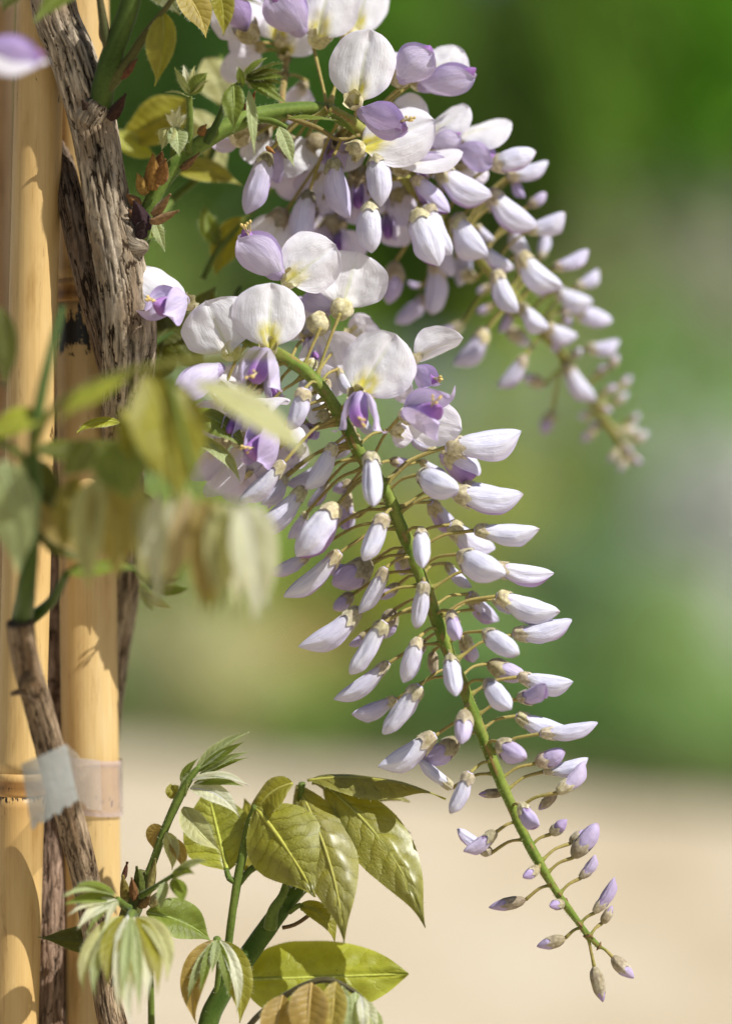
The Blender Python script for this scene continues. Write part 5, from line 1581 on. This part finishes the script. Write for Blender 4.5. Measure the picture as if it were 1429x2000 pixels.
leaflet(t, (196, 930, -9.1), (176, 1150, -9.1), 98, 'pale', (-.5, -.9, .1), (-6, 0, 0), .5, .1, 20, seed=125)
leaflet(t, (204, 930, -8.8), (226, 1130, -8.8), 120, (.37, .32, .10), (.3, -1, .1), (8, 0, 0), .4, .1, 20, seed=126)
leaflet(t, (310, 960, -9.86), (312, 1180, -9.86), 65, 'white', (-.3, -1, .2), (-6, 0, 0), .5, .1, 20, seed=127)
leaflet(t, (366, 960, -10.24), (322, 1160, -10.24), 58, (.44, .36, .20), (.2, -1, .2), (8, 0, 0), .5, .1, 20, seed=128)
leaflet(t, (396, 970, -10.62), (392, 1200, -10.62), 72, (.34, .27, .09), (0, -1, .2), (4, 0, 0), .4, .1, 20, seed=129)
leaflet(t, (430, 975, -10.92), (428, 1200, -10.77), 72, 'pale', (0, -1, .2), (4, 0, 0), .4, .1, 20, seed=130)
leaflet(t, (470, 975, -11.08), (498, 1215, -10.92), 100, 'white', (.2, -1, .3), (12, 0, 0), .4, .1, 20, seed=131)

for k, (b_, t_, w_, c_) in enumerate([((150, 930, -8.13), (120, 1080, -8.13), 80, (.30, .27, .06)), ((276, 940, -8.9), (280, 1160, -8.9), 50, 'pale'), ((340, 960, -9.68), (296, 1190, -9.68), 44, 'white'), ((418, 970, -9.91), (408, 1215, -9.91), 44, (.40, .33, .10)),
                                  ((450, 972, -10.06), (462, 1205, -10.06), 56, 'white'), ((508, 985, -10.06), (520, 1190, -10.06), 60, 'white'), ((240, 800, -9.68), (300, 930, -9.68), 110, 'olive'), ((180, 860, -8.51), (120, 930, -8.51), 80, 'dark'), ((40, 900, -7.74), (110, 1000, -7.74), 90, 'dark')]):
    leaflet(t, b_, t_, w_, c_, (-.3 + .1*k, -1, .2), (4, 0, 0), .6, .1, 20, seed=k + 320)

# ---------------------------------------------------------------- glossy leaves at the bottom
t = shoot('glossy olive green compound leaf fanning out at the bottom centre', (440, 1980, .6), 'compound leaf', 'compound_leaf')
stem(t, [(395, 2100, .8, 21), (408, 1995, .8, 20), (446, 1920, .7, 20), (492, 1855, .7, 19.5), (540, 1788, .8, 18.5), (578, 1742, .9, 16), (600, 1728, 1.0, 11)], ((.045, .095, .012), (.10, .16, .025)), 'stem', 18, 60, seed=41)
stem(t, [(528, 1812, .3, 14), (534, 1778, .1, 11), (556, 1738, .1, 8), (574, 1650, .6, 6), (586, 1560, .9, 6), (590, 1530, .8, 7)], GS, 'petiole', 12, 40, seed=42)
leaflet(t, (500, 1578, .3), (616, 1752, -.9), 158, (.29, .29, .02), (-.3, -.9, .35), (4, -4, -.2), -.12, .2, 90, seed=141, mat=M_GLOSS, bull=2.2)
leaflet(t, (580, 1536, 1.2), (672, 1842, -1.4), 122, (.27, .26, .035), (-.10, -.90, .42), (16, -8, -.6), -.24, .15, 90, seed=142, mat=M_GLOSS, bull=3.4)
leaflet(t, (630, 1532, 1.3), (830, 1812, -1.1), 122, (.27, .27, .035), (.05, -.93, .37), (24, -16, -.5), -.22, .12, 90, seed=143, mat=M_GLOSS, bull=3.6)
leaflet(t, (600, 1524, .6), (870, 1562, .4), 92, 'olive', (.05, -.35, 1), (10, -20, .2), -.1, .3, 90, seed=144, mat=M_GLOSS, bull=1.2)
leaflet(t, (610, 1530, 1.4), (800, 1566, 2.6), 84, 'olive', (.05, -.6, 1), (0, -6, .2), .2, .3, 60, seed=145, mat=M_GLOSS)
leaflet(t, (700, 1600, 1.8), (802, 1628, 2.0), 44, 'green', (.1, -.9, .6), (0, -6, 0), .3, .2, 30, seed=146)
leaflet(t, (572, 1530, .2), (498, 1610, .4), 90, 'olive', (-.4, -.7, .9), (-16, -12, 0), .1, .2, 50, seed=147)
t = shoot('broad yellow green leaf with cast shadows on it, behind the arching shoot', (470, 1912, 1.0), 'compound leaf', 'compound_leaf')
stem(t, [(446, 1925, .9, 9), (470, 1916, 1.0, 7), (490, 1914, 1.0, 6)], GS, 'petiole', seed=43)
leaflet(t, (482, 1914, 1.0), (798, 1902, 1.0), 150, 'lime', (.0, -1, .35), (0, 0, 0), -.08, .1, 60, seed=151, bull=4.0,
        wp=[(0, .35), (.05, .6), (.15, .86), (.3, 1.0), (.45, 1.0), (.6, .92), (.75, .72), (.87, .45), (.94, .22), (1, .01)])
stem(t, [(565, 1782, .5, 5), (585, 1768, .2, 5), (592, 1776, 0, 5)], GS, 'petiole', seed=44)
stem(t, [(620, 1770, .3, 4), (600, 1790, .5, 4), (575, 1806, .6, 4), (552, 1812, .7, 4)], BRN, 'petiole', seed=45)
leaflet(t, (585, 1768, .1), (654, 1842, -.3), 52, 'olive', (.5, -.8, .4), (12, -12, -.2), .5, .2, 30, seed=152)

t = shoot('upright hairy shoot with young unfolding leaflets, left of the glossy leaf', (450, 1830, .2))
stem(t, [(434, 1950, .8, 8), (448, 1830, .5, 8), (456, 1770, .4, 8), (465, 1715, .4, 9), (474, 1670, .4, 9), (486, 1610, .5, 8), (500, 1575, .3, 7)], GS, 'stem', 12, 60, seed=51)
stem(t, [(463, 1724, .4, 6), (448, 1716, .4, 6), (442, 1696, .5, 5)], GS, 'petiole', 10, 20, seed=52)
stem(t, [(467, 1726, .4, 6), (488, 1700, .5, 7), (512, 1686, .7, 8)], GS, 'petiole', 10, 20, seed=53)
leaflet(t, (444, 1700, .5), (402, 1530, 1.4), 146, 'lime', (-.1, -1, .35), (0, 0, .3), .18, .15, 60, seed=161, mat=M_GLOSS, bull=1.3)
leaflet(t, (470, 1700, 1.2), (478, 1560, 1.6), 110, 'olive', (.2, -1, .35), (14, 0, .3), .3, .15, 40, seed=162)
t = shoot('slender hairy shoot tip with a spray of silvery folded leaflets', (262, 1760, .2))
stem(t, [(252, 1810, .2, 12), (272, 1750, .1, 9), (296, 1692, 0, 8), (322, 1620, -.1, 8), (348, 1562, -.2, 9), (372, 1518, -.3, 8), (392, 1496, -.3, 5)], GS, 'stem', 12, 120, seed=54)
for k, (b_, t_, w_, c_, n_, s_) in enumerate([
        ((382, 1506, -.3), (486, 1430, -.6), 30, 'fuzzy', (-.1, -1, .5), (-2, -8, 0)), ((386, 1508, -.3), (478, 1448, -.8), 22, 'green', (.1, -1, .3), (0, -4, 0)), ((390, 1512, -.3), (490, 1468, -.7), 18, 'fuzzy', (0, -1, .5), (0, -6, 0)),
        ((390, 1516, -.3), (484, 1480, -.5), 14, 'green', (0, -1, .5), (0, -4, 0)), ((376, 1524, -.4), (486, 1534, -.9), 30, 'white', (0, -.6, 1), (0, -12, -.1)), ((378, 1530, -.4), (476, 1536, -1.0), 20, 'green', (0, -1, .2), (0, -8, -.1)),
        ((372, 1540, -.4), (468, 1596, -.9), 46, 'white', (.1, -1, .6), (6, -14, -.2)), ((362, 1556, -.3), (370, 1508, -.4), 20, 'fuzzy', (-.4, -1, .3), (-5, 0, 0)), ((356, 1530, -.2), (388, 1480, -.4), 20, 'green', (-.4, -1, .3), (-6, 0, 0)),
        ((360, 1576, -.3), (432, 1662, -.8), 56, 'pale', (-.1, -1, .5), (-8, 4, -.2)), ((352, 1556, .2), (334, 1530, .4), 34, 'olive', (-.3, -1, .3), (-6, 0, 0)), ((324, 1626, 0), (302, 1660, .2), 46, 'bronze', (-.4, -1, .3), (-10, -10, 0)),
        ((324, 1626, -.2), (336, 1700, -.5), 36, 'pale', (-.2, -1, .2), (8, -4, 0)), ((330, 1640, -.2), (358, 1700, -.4), 36, 'bronze', (.5, -1, .2), (6, -4, 0)), ((388, 1600, -.2), (420, 1640, -.5), 24, 'fuzzy', (.2, -1, .3), (0, 0, 0))]):
    leaflet(t, b_, t_, w_, c_, n_, s_, .5, .15, 44, seed=k + 170, midrib=w_ > 24, bull=.8)
t = shoot('cluster of drooping silvery young leaflets around a scaly bud', (262, 1790, .1))
stem(t, [(200, 1860, .6, 10), (232, 1820, .3, 13), (258, 1776, .1, 20), (268, 1735, 0, 15), (280, 1700, 0, 8)], ((.06, .09, .02), (.14, .14, .04)), 'stem', 14, 30, seed=55)
for k, (b_, t_, w_, c_) in enumerate([((248, 1770, -.2), (240, 1706, -.5), 28, (.30, .24, .06)), ((262, 1760, -.4), (258, 1712, -.6), 24, (.26, .13, .05)), ((276, 1760, -.2), (268, 1690, -.3), 34, (.12, .15, .03)),
                                    ((286, 1752, -.2), (306, 1676, -.2), 26, (.34, .30, .10)), ((270, 1772, -.4), (296, 1750, -.6), 26, (.26, .16, .06)), ((240, 1720, -.1), (250, 1682, -.2), 14, (.22, .10, .06)), ((292, 1770, -.2), (318, 1738, -.3), 28, (.38, .34, .14))]):
    scale(t, b_, t_, w_, c_, seed=k + 40)
for k, (b_, t_, w_, c_, n_, s_) in enumerate([
        ((230, 1752, -1.5), (122, 1752, -3.4), 34, 'fuzzy', (0, -.7, 1), (0, -14, -.2)), ((228, 1756, -1.5), (124, 1768, -3.2), 26, 'green', (-.1, -1, .4), (0, -8, -.2)), ((230, 1760, -1.6), (150, 1818, -3.2), 30, 'white', (-.3, -1, .4), (-4, -10, -.2)),
        ((232, 1762, -1.6), (184, 1802, -3), 34, 'fuzzy', (-.3, -1, .3), (-6, -6, 0)), ((226, 1750, -1.5), (150, 1730, -3), 30, 'green', (0, -.7, 1), (0, -10, 0)),
        ((236, 1790, -2.2), (164, 1942, -4.2), 44, 'pale', (-.5, -1, .2), (-22, -10, -.4)), ((240, 1788, -2.2), (212, 1930, -4.6), 44, 'olive', (-.2, -1, .2), (-10, -6, -.4)), ((250, 1788, -2.3), (256, 2002, -5), 50, 'white', (.05, -1, .3), (-8, -6, -.6)),
        ((262, 1790, -2.2), (286, 1960, -4.8), 36, 'white', (.3, -1, .3), (10, -8, -.4)), ((272, 1792, -2.2), (326, 1918, -4.2), 47, 'pale', (.5, -1, .3), (18, -16, -.3)), ((256, 1790, -2.4), (240, 1960, -5), 25, 'fuzzy', (.05, -1, .3), (-2, -6, -.6)),
        ((234, 1792, -2.3), (186, 1950, -4.4), 34, 'fuzzy', (-.3, -1, .2), (-16, -6, -.4)), ((246, 1790, -2.5), (232, 1985, -5), 26, 'white', (0, -1, .3), (-6, -6, -.6)), ((258, 1790, -2.4), (272, 1985, -5), 24, 'fuzzy', (.1, -1, .3), (4, -6, -.6)),
        ((268, 1792, -2.3), (306, 1945, -4.6), 36, 'olive', (.4, -1, .3), (14, -12, -.4)), ((230, 1758, -1.6), (132, 1790, -3.2), 16, 'white', (-.2, -1, .4), (-4, -10, -.2)), ((230, 1758, -1.6), (168, 1830, -3.2), 16, 'green', (-.2, -1, .4), (-4, -8, -.2)), ((232, 1760, -1.6), (206, 1812, -3.2), 16, 'white', (-.2, -1, .4), (-2, -6, -.2)),
        ((238, 1838, .6), (74, 1830, .2), 66, 'dark', (.05, -.9, .7), (0, 4, 0)), ((286, 1782, .4), (412, 1838, .6), 92, 'green', (.1, -.9, .6), (8, -8, 0)),
        ((340, 1706, -1.6), (410, 1684, -3), 30, 'fuzzy', (0, -.8, .8), (0, -6, 0)), ((336, 1712, -1.6), (380, 1706, -3), 34, 'green', (0, -.9, .5), (0, -4, 0)), ((338, 1716, -1.6), (356, 1768, -3), 36, 'green', (.2, -1, .3), (4, 0, 0)), ((326, 1722, -1.5), (316, 1776, -2), 24, 'fuzzy', (-.2, -1, .2), (-4, 0, 0))]):
    leaflet(t, b_, t_, w_, c_, n_, s_, .45, .15, 60, seed=k + 190, midrib=w_ > 44, bull=.7)
stem(t, [(276, 1750, -.4, 7), (310, 1728, -1.2, 5), (340, 1708, -1.6, 4)], GS, 'petiole', 10, 20, seed=56)
stem(t, [(258, 1776, 0, 8), (244, 1770, -1, 8), (230, 1756, -1.6, 6)], GS, 'petiole', 10, 20, seed=57)
stem(t, [(262, 1790, 0, 9), (258, 1784, -1.2, 9), (254, 1792, -2.3, 8)], GS, 'petiole', 10, 20, seed=58)

t = shoot('drooping pair of half folded young leaves beside the thick green stem', (424, 1838, -.4), 'compound leaf', 'compound_leaf')
stem(t, [(420, 1960, .6, 6), (428, 1890, .3, 6), (424, 1846, -.2, 6), (424, 1834, -.4, 8)], GS, 'petiole', 10, 40, seed=61)
for k, (b_, t_, w_, c_, n_, s_) in enumerate([
        ((418, 1838, -.5), (383, 1998, -1.2), 64, 'bronze', (-.4, -1, .2), (-20, -4, -.2)), ((420, 1836, -.6), (366, 1962, -1.5), 22, 'fuzzy', (-.4, -1, .3), (-8, 0, -.2)), ((420, 1838, -.7), (392, 1940, -1.6), 22, 'green', (0, -1, .2), (-4, 0, -.2)),
        ((430, 1838, -.5), (468, 1998, -1.2), 66, 'olive', (.3, -1, .2), (16, -4, -.2)), ((430, 1836, -.7), (462, 1980, -1.6), 30, 'white', (.4, -1, .3), (14, -6, -.2)), ((426, 1838, -.8), (448, 1950, -1.6), 22, 'green', (0, -1, .2), (4, 0, -.2)),
        ((424, 1836, -.7), (414, 1900, -1.4), 20, 'fuzzy', (0, -1, .2), (0, 0, -.2))]):
    leaflet(t, b_, t_, w_, c_, n_, s_, .45, .1, 60, seed=k + 220, midrib=w_ > 44, bull=.6)
t = shoot('dark arching shoot with bronze hanging leaflets at the bottom edge', (470, 2020, -1))
stem(t, [(460, 2040, -1, 6), (500, 1988, -1.2, 6), (540, 1956, -1.4, 6), (590, 1926, -1.6, 6), (640, 1914, -1.6, 6), (690, 1936, -1.6, 5), (728, 1972, -1.6, 4)], ((.05, .04, .025), (.10, .09, .03)), 'stem', 10, 80, seed=63)
for k, (b_, t_, w_, c_) in enumerate([((552, 1944, -1.7), (534, 2070, -2.2), 70, 'bronze'), ((608, 1920, -1.9), (600, 2060, -2.4), 84, 'bronze'), ((656, 1918, -1.9), (642, 2060, -2.4), 60, 'gold'), ((668, 1926, -1.8), (664, 2060, -2.2), 50, 'fuzzy'),
                                   ((694, 1938, -1.8), (690, 2050, -2.2), 54, 'fuzzy'), ((712, 1954, -1.7), (730, 2040, -2), 34, 'white'), ((704, 1946, -1.9), (708, 2020, -2.4), 26, 'white'), ((722, 1968, -1.7), (744, 2040, -2), 24, 'fuzzy')]):
    leaflet(t, b_, t_, w_, c_, (-.1 + .05*k, -1, .25), (-3 + k, -4, -.2), .4, .1, 60, seed=k + 240, midrib=True, bull=.9)
t = shoot('thin green stalk rising at the bottom beside the woody stem', (296, 2010, 1.4))
stem(t, [(298, 2200, 1.6, 7), (296, 2000, 1.4, 7), (294, 1900, 1.2, 6), (288, 1840, 1, 5), (270, 1800, .6, 5)], GS, 'stem', 10, 20, seed=64)
scale(t, (294, 1900, 1.2), (306, 1870, 1.0), 14, (.20, .14, .06), seed=77)
